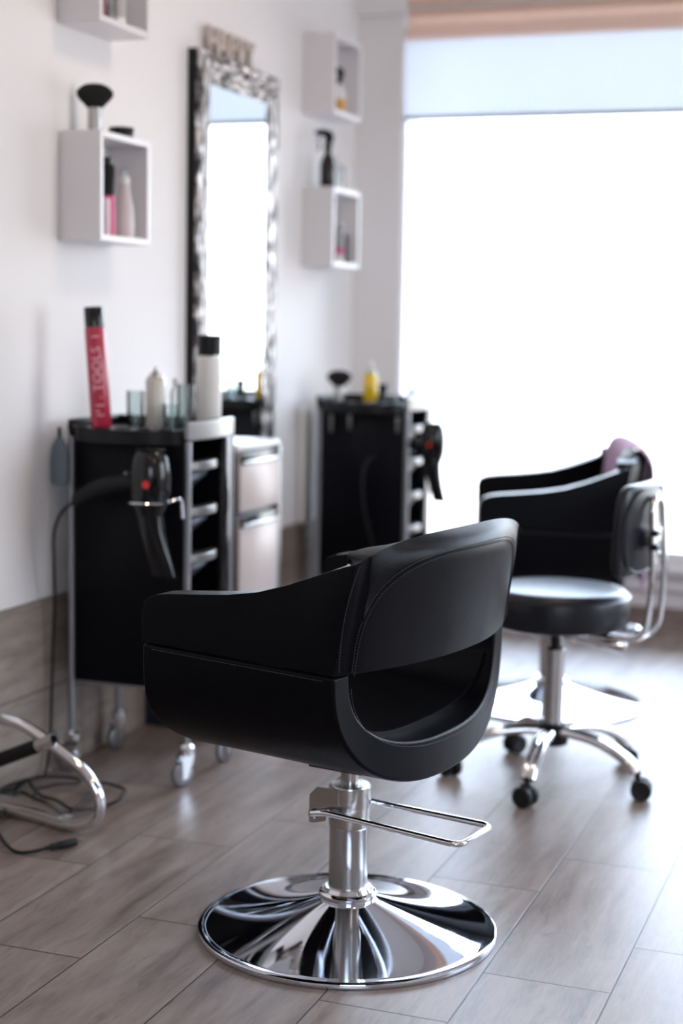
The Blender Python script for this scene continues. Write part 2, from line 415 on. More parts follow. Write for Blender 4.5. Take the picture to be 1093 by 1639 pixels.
# right wall with an opening
def wall_with_hole(name, axis, pos, th, a0, a1, h0, h1, z0, z1, m):
    bm = new_bm()
    def b(p, q, r, s):
        if q-p < 1e-4 or s-r < 1e-4: return
        if axis == 'x': box(bm, (pos, (p+q)/2, (r+s)/2), (th, q-p, s-r))
        else: box(bm, ((p+q)/2, pos, (r+s)/2), (q-p, th, s-r))
    b(a0, h0, 0, ZC); b(h1, a1, 0, ZC); b(h0, h1, 0, z0); b(h0, h1, z1, ZC)
    return struct(name, bm, m, smooth=False)
wall_with_hole('wall_right', 'x', XR+0.1, 0.2, YB-0.2, WIN_Y+0.3, 3.5, 5.7, 0.55, 2.45, M['side_wall'])
wall_with_hole('wall_back', 'y', YB-0.1, 0.2, WX-0.2, XR+0.2, 0.4, 2.4, 1.0, 2.3, M['dark_wall'])  # opening for the added fill window
wall_with_hole('wall_window', 'y', WIN_Y+0.1, 0.2, WX-0.2, XR+0.2, -2.085, 3.0, 0.262, 2.50, M['sill_wall'])
simple('baseboard_window', ((-1.95+XR)/2, WIN_Y-0.006, 0.05), (XR+1.95, 0.012, 0.10), M['skirt'])
bm = new_bm(); prism(bm, [(WX, 5.93), (-1.958, 5.93), (-2.088, WIN_Y), (WX, WIN_Y)], ZC); struct('wall_pillar', bm, M['white_wall'], smooth=False)
bm = new_bm(); prism(bm, [(WX, 5.90), (-1.935, 5.90), (-2.078, WIN_Y), (WX, WIN_Y)], 0.38, T(0, 0, 2.37)); struct('trim_2', bm, M['white_wall'], smooth=False)
simple('trim_3', ((WX-1.958)/2, 5.926, 0.2345), (-1.958-WX, 0.008, 0.469), M['wainscot'])

def window(name, axis, pos, a0, a1, z0, z1, mull, th=0.05):
    bm = new_bm()
    fw = 0.05
    def b(p, q, r, s, t=th):
        if axis == 'y': box(bm, ((p+q)/2, pos, (r+s)/2), (q-p, t, s-r), 0.006)
        else: box(bm, (pos, (p+q)/2, (r+s)/2), (t, q-p, s-r), 0.006)
    b(a0, a0+fw*0.25, z0, z1); b(a1-fw, a1, z0, z1); b(a0, a1, z0, z0+fw+0.012); b(a0, a1, z1-fw, z1)
    for m_ in mull: b(m_-0.025, m_+0.025, z0, z1)
    o = struct(name, bm, M['window_frame'])
    bm = new_bm()
    if axis == 'y': box(bm, ((a0+a1)/2, pos, (z0+z1)/2), (a1-a0-0.02, 0.006, z1-z0-0.02))
    else: box(bm, (pos, (a0+a1)/2, (z0+z1)/2), (0.006, a1-a0-0.02, z1-z0-0.02))
    g = obj('window_glass', bm, M['glass'], o, smooth=False)
    return o
w1 = window('window_1', 'y', WIN_Y+0.03, -2.085, 3.0, 0.262, 2.50, [0.45])
bm = new_bm(); box(bm, (0.46, WIN_Y-0.008, 0.252), (5.14, 0.07, 0.022), 0.005); obj('window_sill', bm, M['window_frame'], w1)
bm = new_bm(); box(bm, (0.46, WIN_Y-0.012, 0.185), (5.14, 0.024, 0.02), 0.004); obj('window_ledge', bm, M['window_frame'], w1)
window('window_2', 'x', XR+0.03, 3.5, 5.7, 0.55, 2.45, [4.6])
window('added_fill_window', 'y', YB-0.03, 0.4, 2.4, 1.0, 2.3, [1.4])  # unseen window behind the camera, added for cool fill light
# roller blind with its peach valance
bl = thing('roller_blind', 'white translucent roller blind half lowered under a peach valance on the big window', 'blind', (-0.83, WIN_Y-0.06, 2.02))
bm = new_bm(); box(bm, (0, 0, 0.19), (2.46, 0.0016, 0.38)); obj('fabric', bm, M['blind'], bl, smooth=False)
bm = new_bm(); box(bm, (0, 0, 0.005), (2.48, 0.022, 0.018), 0.006); obj('bottom_bar', bm, mat('grey_green_bar', (0.16, 0.19, 0.19), 0.4), bl)
bm = new_bm()
prf = [(0.0, 0.313), (-0.03, 0.318), (-0.048, 0.34), (-0.056, 0.38), (-0.05, 0.425), (-0.03, 0.46), (0.0, 0.48)]
rows = [[Vector((x, y, z)) for (y, z) in prf] for x in (-1.24, -0.6, 0, 0.6, 1.24)]
grid(bm, rows)
obj('valance', bm, M['valance'], bl)
bm = new_bm(); lathe(bm, [(0.028, -1.22), (0.028, 1.22)], 20, T(0, -0.022, 0.42) @ RY(90)); obj('roller', bm, M['white_plastic'], bl)
# white cable duct by the far trolley
bm = new_bm(); box(bm, (WX+0.014, 5.425, 0.68), (0.028, 0.075, 0.42), 0.004); struct('trim_4', bm, M['white_plastic'])
# unseen ceiling lamps, added to warm the light on the upper walls
for i, (x, y) in enumerate(((-0.9, 1.2), (-0.9, 3.9), (1.2, 1.2), (1.2, 3.9))):
    t = thing('added_fill_lamp', 'added round ceiling lamp out of view, giving warm fill light', 'fill light', (x, y, ZC), 0, 'added warm fill lamps')
    bm = new_bm(); lathe(bm, [(0.19, 0), (0.20, -0.01), (0.20, -0.05), (0.185, -0.055)], 40); obj('housing', bm, M['white_plastic'], t)
    bm = new_bm(); lathe(bm, [(0.183, -0.05), (0.16, -0.068), (0.08, -0.08), (0, -0.083)], 40); obj('diffuser', bm, M['lamp'], t)

# ------------------------------------------------------------------ salon chair
W2 = 0.345
UC, UT = -0.163, -0.195        # rear corner of the sides at the seam and at the top
ZTOP = [(-0.195, 0.793), (-0.175, 0.788), (-0.15, 0.779), (-0.11, 0.764), (-0.06, 0.745), (0.0, 0.727), (0.06, 0.717), (0.12, 0.711), (0.19, 0.705), (0.218, 0.701), (0.236, 0.694), (0.246, 0.684), (0.250, 0.668)]
def zseam(u): return 0.597+0.013*(u+0.163)/0.413
def make_salon_chair(name, label, stitch=True):
    root = thing(name, label, 'salon chair')
    # ---- upper shell: arms + back; columns around, rows upward.  local x forward, +y = near (left) side
    m1, m2 = 8, 7
    cols = []; kinds = []; bmask = []
    side_us = [p[0] for p in ZTOP]; side_us = side_us[1:]
    # refine
    def side_cols(sign):
        out = []
        us = []
        pts = ZTOP
        for (a, za), (b, zb) in zip(pts, pts[1:]):
            n = 3 if b-a > 0.03 else 1
            for k in range(1, n+1): us.append((a+(b-a)*k/n, za+(zb-za)*k/n))
        for u, zt in us:
            w_ = max(0.0, min(1.0, (0.06-u)/(0.06-UT)))
            ub = u+(UC-UT)*w_
            zb = zseam(ub)
            c = [Vector((ub, sign*W2, zb)) for _ in range(m1+1)]
            c += [Vector((ub+(u-ub)*(k/m2)**2, sign*(W2-0.012*w_*(k/m2)**3), zb+(zt-zb)*k/m2)) for k in range(1, m2+1)]
            out.append(c)
        return out                                  # from rear to front
    def top_pt(a):
        A = abs(a)
        return Vector((UT-0.035*(max(0, 1-A**2.2))**0.7, -a*(W2-0.012), 0.829-0.036*A**4))
    def pan_pt(a, z):
        q = a/0.9
        return Vector((UC-0.016-0.062*(max(0, 1-q*q))-0.026*(z-0.6)/0.2, -a*W2, z))
    def z_ui(a): 
        q = min(1, abs(a)/0.9); return 0.60+0.20*(max(0, 1-q**4))**0.25
    rear = []; ui_curve = []; uo = []
    for s_ in (-1,):
        for k in range(0, 4):
            t = 1-k/4
            a = s_*(0.9+0.1*t)
            bpt = Vector((UC-0.016+0.016*t, -s_*(0.9*W2+0.1*W2*t), 0.597))
            tp = top_pt(a)
            rear.append(([bpt.copy() for _ in range(m1+1)]+[bpt.lerp(tp, j/m2) for j in range(1, m2+1)]))
    NP = 36
    for k in range(NP+1):
        ph = PI*k/NP
        q = -math.copysign(abs(math.cos(ph))**0.62, math.cos(ph)); a = 0.9*q
        zi = 0.597+(0.797-0.597)*abs(math.sin(ph))**0.62
        lo = [pan_pt(a, 0.597+(zi-0.597)*j/m1) for j in range(m1+1)]
        if k in (0, NP): lo = [Vector((UC-0.016, -a*W2, 0.597)) for _ in range(m1+1)]
        # slight scoop of the panel's lower edge
        tp = top_pt(a)
        tp.x += 0.0
        hi = []
        for j in range(1, m2+1):
            t = j/m2; p = lo[-1].lerp(tp, t)
            p += Vector((-1, 0, 0.35))*0.006*math.sin(PI*t)
            hi.append(p)
        rear.append(lo+hi); ui_curve.append(lo[-1].copy())
    for k in range(3, -1, -1):
        t = 1-k/4; a = 0.9+0.1*t
        bpt = Vector((UC-0.016+0.016*t, -(0.9*W2+0.1*W2*t), 0.597)); tp = top_pt(a)
        rear.append(([bpt.copy() for _ in range(m1+1)]+[bpt.lerp(tp, j/m2) for j in range(1, m2+1)]))
    left = list(reversed(side_cols(1))); right = side_cols(-1)
    allc = left+rear+right
    nl, nr = len(left), len(rear)
    ncol = len(allc); nrow = m1+m2+1
    # vertex normals by finite differences
    def nrm(i, j):
        a = allc[max(i-1, 0)][j]; b = allc[min(i+1, ncol-1)][j]
        j0, j1 = j, j
        lo_, hi_ = allc[i][max(j-1, 0)], allc[i][min(j+1, nrow-1)]
        jj = j
        while (hi_-lo_).length < 1e-4 and jj < nrow-1:
            jj += 1; hi_ = allc[i][jj]
        n = (b-a).cross(hi_-lo_)
        if n.length < 1e-9: return Vector((-1, 0, 0))
        n.normalize()
        return n
    th = 0.052
    inner = []
    for i in range(ncol):
        c = []
        for j in range(nrow):
            n = nrm(i, j)
            ctr = Vector((0.1, 0, 0.65))
            if n.dot(allc[i][j]-ctr) < 0: n = -n
            n = Vector((n.x, n.y, n.z*0.35)); n.normalize()
            c.append(allc[i][j]-n*th)
        inner.append(c)
    # smooth inner sheet a little
    for it in range(6):
        new = []
        for i in range(ncol):
            row = []
            for j in range(nrow):
                if 0 < i < ncol-1 and nl-4 < i < nl+nr+4: row.append((inner[i-1][j]+inner[i+1][j]+inner[i][j]*2)/4)
                else: row.append(inner[i][j])
            new.append(row)
        inner = new
    def solid(c0, c1, nm, m_):
        bm = new_bm()
        O = [[bm.verts.new(p) for p in allc[i]] for i in range(c0, c1+1)]
        I = [[bm.verts.new(p) for p in inner[i]] for i in range(c0, c1+1)]
        n = len(O)
        def q(*v):
            try: bm.faces.new(v)
            except ValueError: pass
        for i in range(n-1):
            for j in range(nrow-1):
                q(O[i][j], O[i+1][j], O[i+1][j+1], O[i][j+1]); q(I[i][j], I[i][j+1], I[i+1][j+1], I[i+1][j])
            q(O[i][0], I[i][0], I[i+1][0], O[i+1][0]); q(O[i][-1], O[i+1][-1], I[i+1][-1], I[i][-1])
        for j in range(nrow-1):
            q(O[0][j], O[0][j+1], I[0][j+1], I[0][j]); q(O[-1][j], I[-1][j], I[-1][j+1], O[-1][j+1])
        bmesh.ops.remove_doubles(bm, verts=bm.verts, dist=0.0004)
        bmesh.ops.dissolve_degenerate(bm, edges=bm.edges, dist=0.0003)
        return obj(nm, bm, m_, root, angle=60, bevel=0.0065)
    solid(0, nl, 'armrest', M['leather'])
    solid(nl+nr-1, ncol-1, 'armrest', M['leather'])
    solid(nl, nl+nr-1, 'backrest', M['leather'])
    # ---- lower shell
    NPH = 40; NU = 14
    def urear(v): return UC-0.05*(1-(v/W2)**2)
    def ufront(z):
        if z > 0.51: return 0.250
        t = min(1, (0.51-z)/0.15)
        return 0.250-0.125*t**2.4
    def low_pt(ph, b, top, half, n=2.15):
        c, s = math.cos(ph), math.sin(ph)
        y = half*math.copysign(abs(c)**(2/n), c); z = top-b*abs(s)**(2/n)
        return y, z
    outer = []; inn = []
    for k in range(NPH+1):
        ph = PI*k/NPH
        y, z = low_pt(ph, 0.237, 0.594, W2, 2.45)
        yf, zf = low_pt(ph, 0.215, 0.594, W2, 3.0)
        yi, zi = low_pt(ph, 0.157, 0.594, W2-0.050, 2.7)
        uf = ufront(zf); ur = urear(y)
        co, ci = [], []
        for j in range(NU+1):
            t = j/NU
            u = uf+(ur-uf)*t
            k_ = t*t*(3-2*t)
            lift = 0.013*(u-UC)/0.413 if z > 0.565 else 0
            co.append(Vector((u, yf+(y-yf)*k_, zf+(z-zf)*k_+lift)))
            ui = (uf-0.006)+(ur-0.003-(uf-0.006))*t
            ci.append(Vector((ui, yi, zi+lift)))
        outer.append(co); inn.append(ci)
    bm = new_bm()
    O = [[bm.verts.new(p) for p in c] for c in outer]; I = [[bm.verts.new(p) for p in c] for c in inn]
    def q(*v):
        try: bm.faces.new(v)
        except ValueError: pass
    for i in range(NPH):
        for j in range(NU):
            q(O[i][j], O[i+1][j], O[i+1][j+1], O[i][j+1]); q(I[i][j], I[i][j+1], I[i+1][j+1], I[i+1][j])
        q(O[i][0], I[i][0], I[i+1][0], O[i+1][0]); q(O[i][-1], O[i+1][-1], I[i+1][-1], I[i][-1])
    for i in (0, NPH):
        for j in range(NU): q(O[i][j], O[i][j+1], I[i][j+1], I[i][j])
    obj('seat_shell', bm, M['leather'], root, angle=60, bevel=0.0065)
    # ---- seat cushion
    bm = new_bm()
    top = []; bot = []
    NV = 24; NC = 12
    for i in range(NV+1):
        v = -0.284+0.568*i/NV
        zc = 0.594-0.151*(max(0, 1-abs(v/0.295)**2.7))**(1/2.7)
        rt, rb = [], []
        for j in range(NC+1):
            t = j/NC; u = -0.15+0.400*t
            zt = max(zc, 0.462+0.022*abs(v/0.29)**3)
            k_ = min(1, t*2.2); k_ = k_*k_*(3-2*k_)
            zz = zc+(zt-zc)*k_+0.001
            if t > 0.85: zz -= 0.03*((t-0.85)/0.15)**2
            rt.append(Vector((u, v, zz+0.004))); rb.append(Vector((u, v, min(zc, zz)-0.006)))
        top.append(rt); bot.append(rb)
    Tv = [[bm.verts.new(p) for p in r] for r in top]; Bv = [[bm.verts.new(p) for p in r] for r in bot]
    for i in range(NV):
        for j in range(NC):
            q(Tv[i][j], Tv[i+1][j], Tv[i+1][j+1], Tv[i][j+1]); q(Bv[i][j], Bv[i][j+1], Bv[i+1][j+1], Bv[i+1][j])
        q(Tv[i][0], Bv[i][0], Bv[i+1][0], Tv[i+1][0]); q(Tv[i][-1], Tv[i+1][-1], Bv[i+1][-1], Bv[i][-1])
    for j in range(NC): q(Tv[0][j], Tv[0][j+1], Bv[0][j+1], Bv[0][j]); q(Tv[-1][j], Bv[-1][j], Bv[-1][j+1], Tv[-1][j+1])
    obj('seat', bm, M['leather'], root, angle=60)
    # ---- stitching, each seam's thread a part of its own
    def stitch_line(pts, off=Vector((0, 0, 0)), step=0.0055, dl=0.0036, r=0.0007):
        bm = new_bm()
        P = [p+off for p in pts]
        cum = [0]
        for a, b in zip(P, P[1:]): cum.append(cum[-1]+(b-a).length)
        def at(s):
            for i in range(len(P)-1):
                if cum[i+1] >= s:
                    t = (s-cum[i])/max(1e-9, cum[i+1]-cum[i]); return P[i].lerp(P[i+1], t)
            return P[-1]
        s = 0
        while s+dl < cum[-1]:
            tube(bm, [at(s), at(s+dl)], r, 5); s += step
        obj('stitching', bm, M['thread'], root, smooth=False)
    outn = Vector((-0.0016, 0, 0))
    core = [p for p in ui_curve]
    stitch_line([Vector((p.x-0.0022, p.y*1.012, p.z+0.0045)) for p in core])
    stitch_line([Vector((p.x-0.0022, p.y*0.985, p.z-0.0035)) for p in core])
    for sgn in (1, -1):
        stitch_line([Vector((UC-0.0085+(UT-UC)*(j/9)**2, sgn*(W2-0.004-0.012*(j/9)**3), 0.605+0.021*j)) for j in range(10)])
        stitch_line([Vector((-0.14+0.37*j/20, sgn*(W2+0.0006), 0.586+0.013*(0.02+0.37*j/20)/0.413)) for j in range(21)])
    stitch_line([Vector((inn[k][-1].x-0.0075, inn[k][-1].y*(1.03), inn[k][-1].z-0.008*math.sin(PI*k/NPH))) for k in range(1, NPH)])
    # piping lines (folded leather) along the seams
    bm = new_bm()
    tube(bm, [Vector((p.x-0.0003, p.y, p.z)) for p in core], 0.0017, 8)
    obj('piping', bm, M['leather'], root)
    # ---- under-seat plate and hydraulic post
    bm = new_bm(); box(bm, (0, 0, 0.343), (0.12, 0.12, 0.012), 0.002); obj('seat_plate', bm, M['black_plastic'], root)
    bm = new_bm(); lathe(bm, [(0.0185, 0.285), (0.0185, 0.342)], 28); obj('piston', bm, M['steel'], root)
    bm = new_bm(); lathe(bm, [(0.0385, 0.078), (0.0385, 0.212), (0.0392, 0.214), (0.0405, 0.215), (0.0405, 0.294), (0.038, 0.299), (0.022, 0.3005), (0.019, 0.3005)], 48)
    obj('post', bm, M['steel'], root)
    bm = new_bm(); lathe(bm, [(0.056, 0.068), (0.0575, 0.071), (0.0575, 0.079), (0.054, 0.083), (0.049, 0.084), (0.045, 0.091), (0.0395, 0.092)], 48)
    obj('collar', bm, M['chrome'], root)
    bm = new_bm()
    prof = [(0.288, 0.0), (0.2975, 0.001), (0.2985, 0.005), (0.2965, 0.010), (0.291, 0.0125), (0.286, 0.0118)]
    for k in range(1, 25):
        t = k/24; r = 0.286+(0.052-0.286)*t
        prof.append((r, 0.0118+0.058*(0.55*t+0.45*t**2)))
    lathe(bm, prof, 128); obj('base', bm, M['disc'], root)
    # footpump bracket with clipped corners either side, wraps the post
    bm = new_bm()
    for sy in (-1, 1):
        prism(bm, [(0.030, 0.228), (0.055, 0.220), (0.066, 0.220), (0.066, 0.276), (0.048, 0.295), (0.0, 0.295), (0.0, 0.258), (0.030, 0.250)], 0.004, T(0, sy*0.0425+0.002, 0) @ RX(90))
    lathe(bm, [(0.0425, 0.256), (0.0425, 0.2945)], 40)
    obj('pedal_bracket', bm, M['steel'], root)
    bm = new_bm(); lathe(bm, [(0.011, -0.004), (0.011, 0.0), (0.008, 0.006), (0.0, 0.007)], 12, T(0.054, 0.049, 0.240) @ RX(-90))
    lathe(bm, [(0.011, -0.004), (0.011, 0.0), (0.008, 0.006), (0.0, 0.007)], 12, T(0.054, -0.049, 0.240) @ RX(90))
    lathe(bm, [(0.006, -0.05), (0.006, 0.05)], 12, T(0.054, 0, 0.240) @ RX(90)); obj('bolt', bm, M['steel'], root)
    bm = new_bm()
    pth = fillet([(0.054, 0.054, 0.241), (0.02, 0.059, 0.250), (-0.278, 0.070, 0.243), (-0.278, -0.070, 0.243), (0.02, -0.059, 0.250), (0.054, -0.054, 0.241)], 0.024, 7)
    tube(bm, pth, 0.0062, 14); obj('foot_pedal', bm, M['chrome'], root)
    return root
chair = make_salon_chair('salon_chair', 'black leather styling chair in the foreground, its open back toward the viewer, round chrome base')
chair.location = (-1.03, 2.885, 0); chair.rotation_euler = (0, 0, R(169.6))
chair_b = copy_tree(chair)
chair_b['label'] = 'black leather styling chair by the window, side on, with a mauve cloth over its back'
chair_b.location = (-1.09, 4.95, 0); chair_b.rotation_euler = (0, 0, R(196))
chair_b['group'] = chair['group'] = 'salon chairs'

# ------------------------------------------------------------------ mauve cloth over the second chair's back
def cloth():
    bm = new_bm()
    # a strip folded over the back's top edge, in chair_b's frame
    yaw = R(196); c, s = math.cos(yaw), math.sin(yaw)
    def w(u, l, z): return Vector((-1.09+c*u-s*l, 4.95+s*u+c*l, z))
    prof = [(-0.150, 0.66), (-0.160, 0.72), (-0.168, 0.78), (-0.174, 0.82), (-0.190, 0.848), (-0.222, 0.856), (-0.256, 0.842), (-0.280, 0.812), (-0.289, 0.78), (-0.285, 0.74), (-0.279, 0.69), (-0.271, 0.63), (-0.268, 0.55), (-0.270, 0.47), (-0.272, 0.41)]
    rows = []
    n = 26
    for i in range(n+1):
        l = -0.20+0.40*i/n
        row = []
        for k, (u, z) in enumerate(prof):
            t = k/(len(prof)-1)
            fold = 0.007*math.sin(i*1.35+k*0.25)*(0.25+1.0*t)
            bow = 0.045*(l/0.33)**2*min(1.0, t*2)
            spread = 1-0.2*max(0, t-0.4)
            lo = max(0, (0.66-z))*0.05*math.sin(i*0.9)
            row.append(w(u+bow-abs(fold), l*spread+fold*0.4, z+lo-0.03*(i/n)*t))
        rows.append(row)
    grid(bm, rows)
    o = obj('draped_cloth', bm, M['cloth'])
    sd = o.modifiers.new('solid', 'SOLIDIFY'); sd.thickness = 0.0025; sd.offset = 1
    ss = o.modifiers.new('sub', 'SUBSURF'); ss.levels = 1; ss.render_levels = 2
    tag(o, 'mauve cloth draped over the back of the chair by the window', 'cloth')
    return o
cloth()

# ------------------------------------------------------------------ rolling stool with backrest
def make_stool():
    t = thing('rolling_stool', 'round black rolling stool with small backrest and chrome five-star base', 'stool', (-0.892, 4.095, 0))
    bm = new_bm(); lathe(bm, [(0.036, 0.098), (0.042, 0.102), (0.042, 0.148), (0.034, 0.156)], 32); obj('hub', bm, M['black_plastic'], t)
    for k in range(5):
        a = R(205+72*k)
        bm = new_bm()
        prof = [(0.035, 0.135), (0.07, 0.136), (0.13, 0.130), (0.18, 0.116), (0.232, 0.090), (0.256, 0.066)]
        pth = smooth_path([(r*math.cos(a), r*math.sin(a), z) for r, z in prof], 5)
        n = Vector((-math.sin(a), math.cos(a), 0))
        tube(bm, [p+n*0.0095 for p in pth], 0.0125, 12)
        tube(bm, [p-n*0.0095 for p in pth], 0.0125, 12)
        leg = obj('leg', bm, M['chrome'], t)
        bm = new_bm()
        # twin wheel caster
        cx, cy = 0.270*math.cos(a), 0.270*math.sin(a)
        sw = R(-35+25*k)
        for sd in (-1, 1):
            lathe(bm, [(0.006, -0.009), (0.024, -0.010), (0.0275, -0.006), (0.0275, 0.006), (0.024, 0.010), (0.006, 0.008)], 24, T(cx, cy, 0.0278) @ Matrix.Rotation(sw, 4, 'Z') @ T(0, sd*0.015, 0) @ RX(90))
        box(bm, (cx, cy, 0.036), (0.030, 0.010, 0.045), 0.003, Matrix.Rotation(sw, 4, 'Z'))
        lathe(bm, [(0.008, 0.05), (0.008, 0.075)], 12, T(cx-0.012*math.cos(a), cy-0.012*math.sin(a), 0))
        obj('caster', bm, M['rubber'], leg)
    bm = new_bm(); lathe(bm, [(0.0255, 0.15), (0.0255, 0.355), (0.022, 0.358)], 32); obj('column', bm, M['steel'], t)
    bm = new_bm(); lathe(bm, [(0.013, 0.35), (0.013, 0.425)], 20); lathe(bm, [(0.03, 0.40), (0.034, 0.405), (0.034, 0.425)], 24); obj('gas_spring', bm, M['black_plastic'], t)
    bm = new_bm(); lathe(bm, [(0.0, 0.422), (0.174, 0.422), (0.186, 0.428), (0.190, 0.442), (0.190, 0.495), (0.186, 0.510), (0.174, 0.520), (0.15, 0.523), (0, 0.525)], 64); obj('seat', bm, M['vinyl'], t)
    bm = new_bm(); lathe(bm, [(0.1895, 0), (0.1925, 0.0018), (0.1895, 0.0036)], 64, T(0, 0, 0.502)); obj('piping', bm, M['vinyl'], t)
    # lever
    bm = new_bm(); tube(bm, [(0.01, -0.01, 0.408), (0.06, -0.035, 0.392)], 0.006, 10)
    lv = obj('lever', bm, M['chrome'], t)
    bm = new_bm(); pa, pb = Vector((0.030, -0.020, 0.404)), Vector((0.212, -0.060, 0.388))
    tube(bm, [pa.lerp(pb, k) for k in (0, 0.02, 0.5, 0.98, 1)], lambda s_: 0.0135 if 0.1 < s_ < 0.9 else 0.0115, 18); obj('grip', bm, M['chrome'], lv)
    # back frame: tube loop from under the seat, out to the right and up
    bm = new_bm()
    for sy in (-0.055, 0.055):
        pth = fillet([(0.06, sy, 0.412), (0.258, sy, 0.412), (0.272, sy*0.95, 0.56), (0.262, sy*0.75, 0.74)], 0.055, 8)
        tube(bm, pth, 0.0085, 12)
    tube(bm, smooth_path([(0.262, 0.041, 0.74), (0.260, 0.034, 0.762), (0.258, 0, 0.775), (0.260, -0.034, 0.762), (0.262, -0.041, 0.74)], 5), 0.0085, 12)
    tube(bm, [(0.235, -0.055, 0.412), (0.235, 0.055, 0.412)], 0.006, 10)
    obj('back_frame', bm, M['chrome'], t)
    bm = new_bm()
    box(bm, (0.262, 0, 0.67), (0.012, 0.10, 0.06), 0.003)
    box(bm, (0.248, 0, 0.67), (0.03, 0.05, 0.04), 0.004)
    obj('bracket', bm, M['steel'], t)
    for z in (0.655, 0.690):
        bm = new_bm(); lathe(bm, [(0, -0.012), (0.009, -0.010), (0.009, 0.010), (0, 0.012)], 12, T(0.274, -0.046, z) @ RX(90)); obj('knob', bm, M['black_plastic'], t)
    # backrest pad, an upright rounded cushion
    bm = new_bm()
    rows = []
    H_, D_ = 0.155, 0.044
    n = 28
    for side in (1,):
        for i in range(n+1):
            ph = -PI/2+PI*i/n
            row = []
            zz = 0.695+0.118*math.copysign(abs(math.sin(ph))**0.5, math.sin(ph))
            k = abs(math.cos(ph))**0.5
            for j in range(40):
                a = 2*PI*j/40
                yy = H_*math.copysign(abs(math.cos(a))**0.6, math.cos(a))*(0.55+0.45*k)
                xx = 0.5*D_*math.copysign(abs(math.sin(a))**0.55, math.sin(a))*k+0.222-0.12*yy*yy/H_*0.9
                xx += 0.06*(zz-0.69)
                row.append(Vector((xx, yy, zz)))
            rows.append(row)
    grid(bm, rows, wrap=True)
    pad = obj('backrest', bm, M['vinyl'], t)
    bm = new_bm()
    pth = []
    for j in range(60):
        a = 2*PI*j/60
        yy = 0.148*math.copysign(abs(math.cos(a))**0.6, math.cos(a)); zz = 0.695+0.108*math.copysign(abs(math.sin(a))**0.6, math.sin(a))
        pth.append(Vector((0.222+0.021-0.12*yy*yy/H_*0.9+0.06*(zz-0.69), yy*0.985, zz)))
    tube(bm, pth, 0.003, 8, closed=True); obj('piping', bm, M['vinyl'], pad)
    t.rotation_euler = (0, 0, R(-8))
    return t
make_stool()

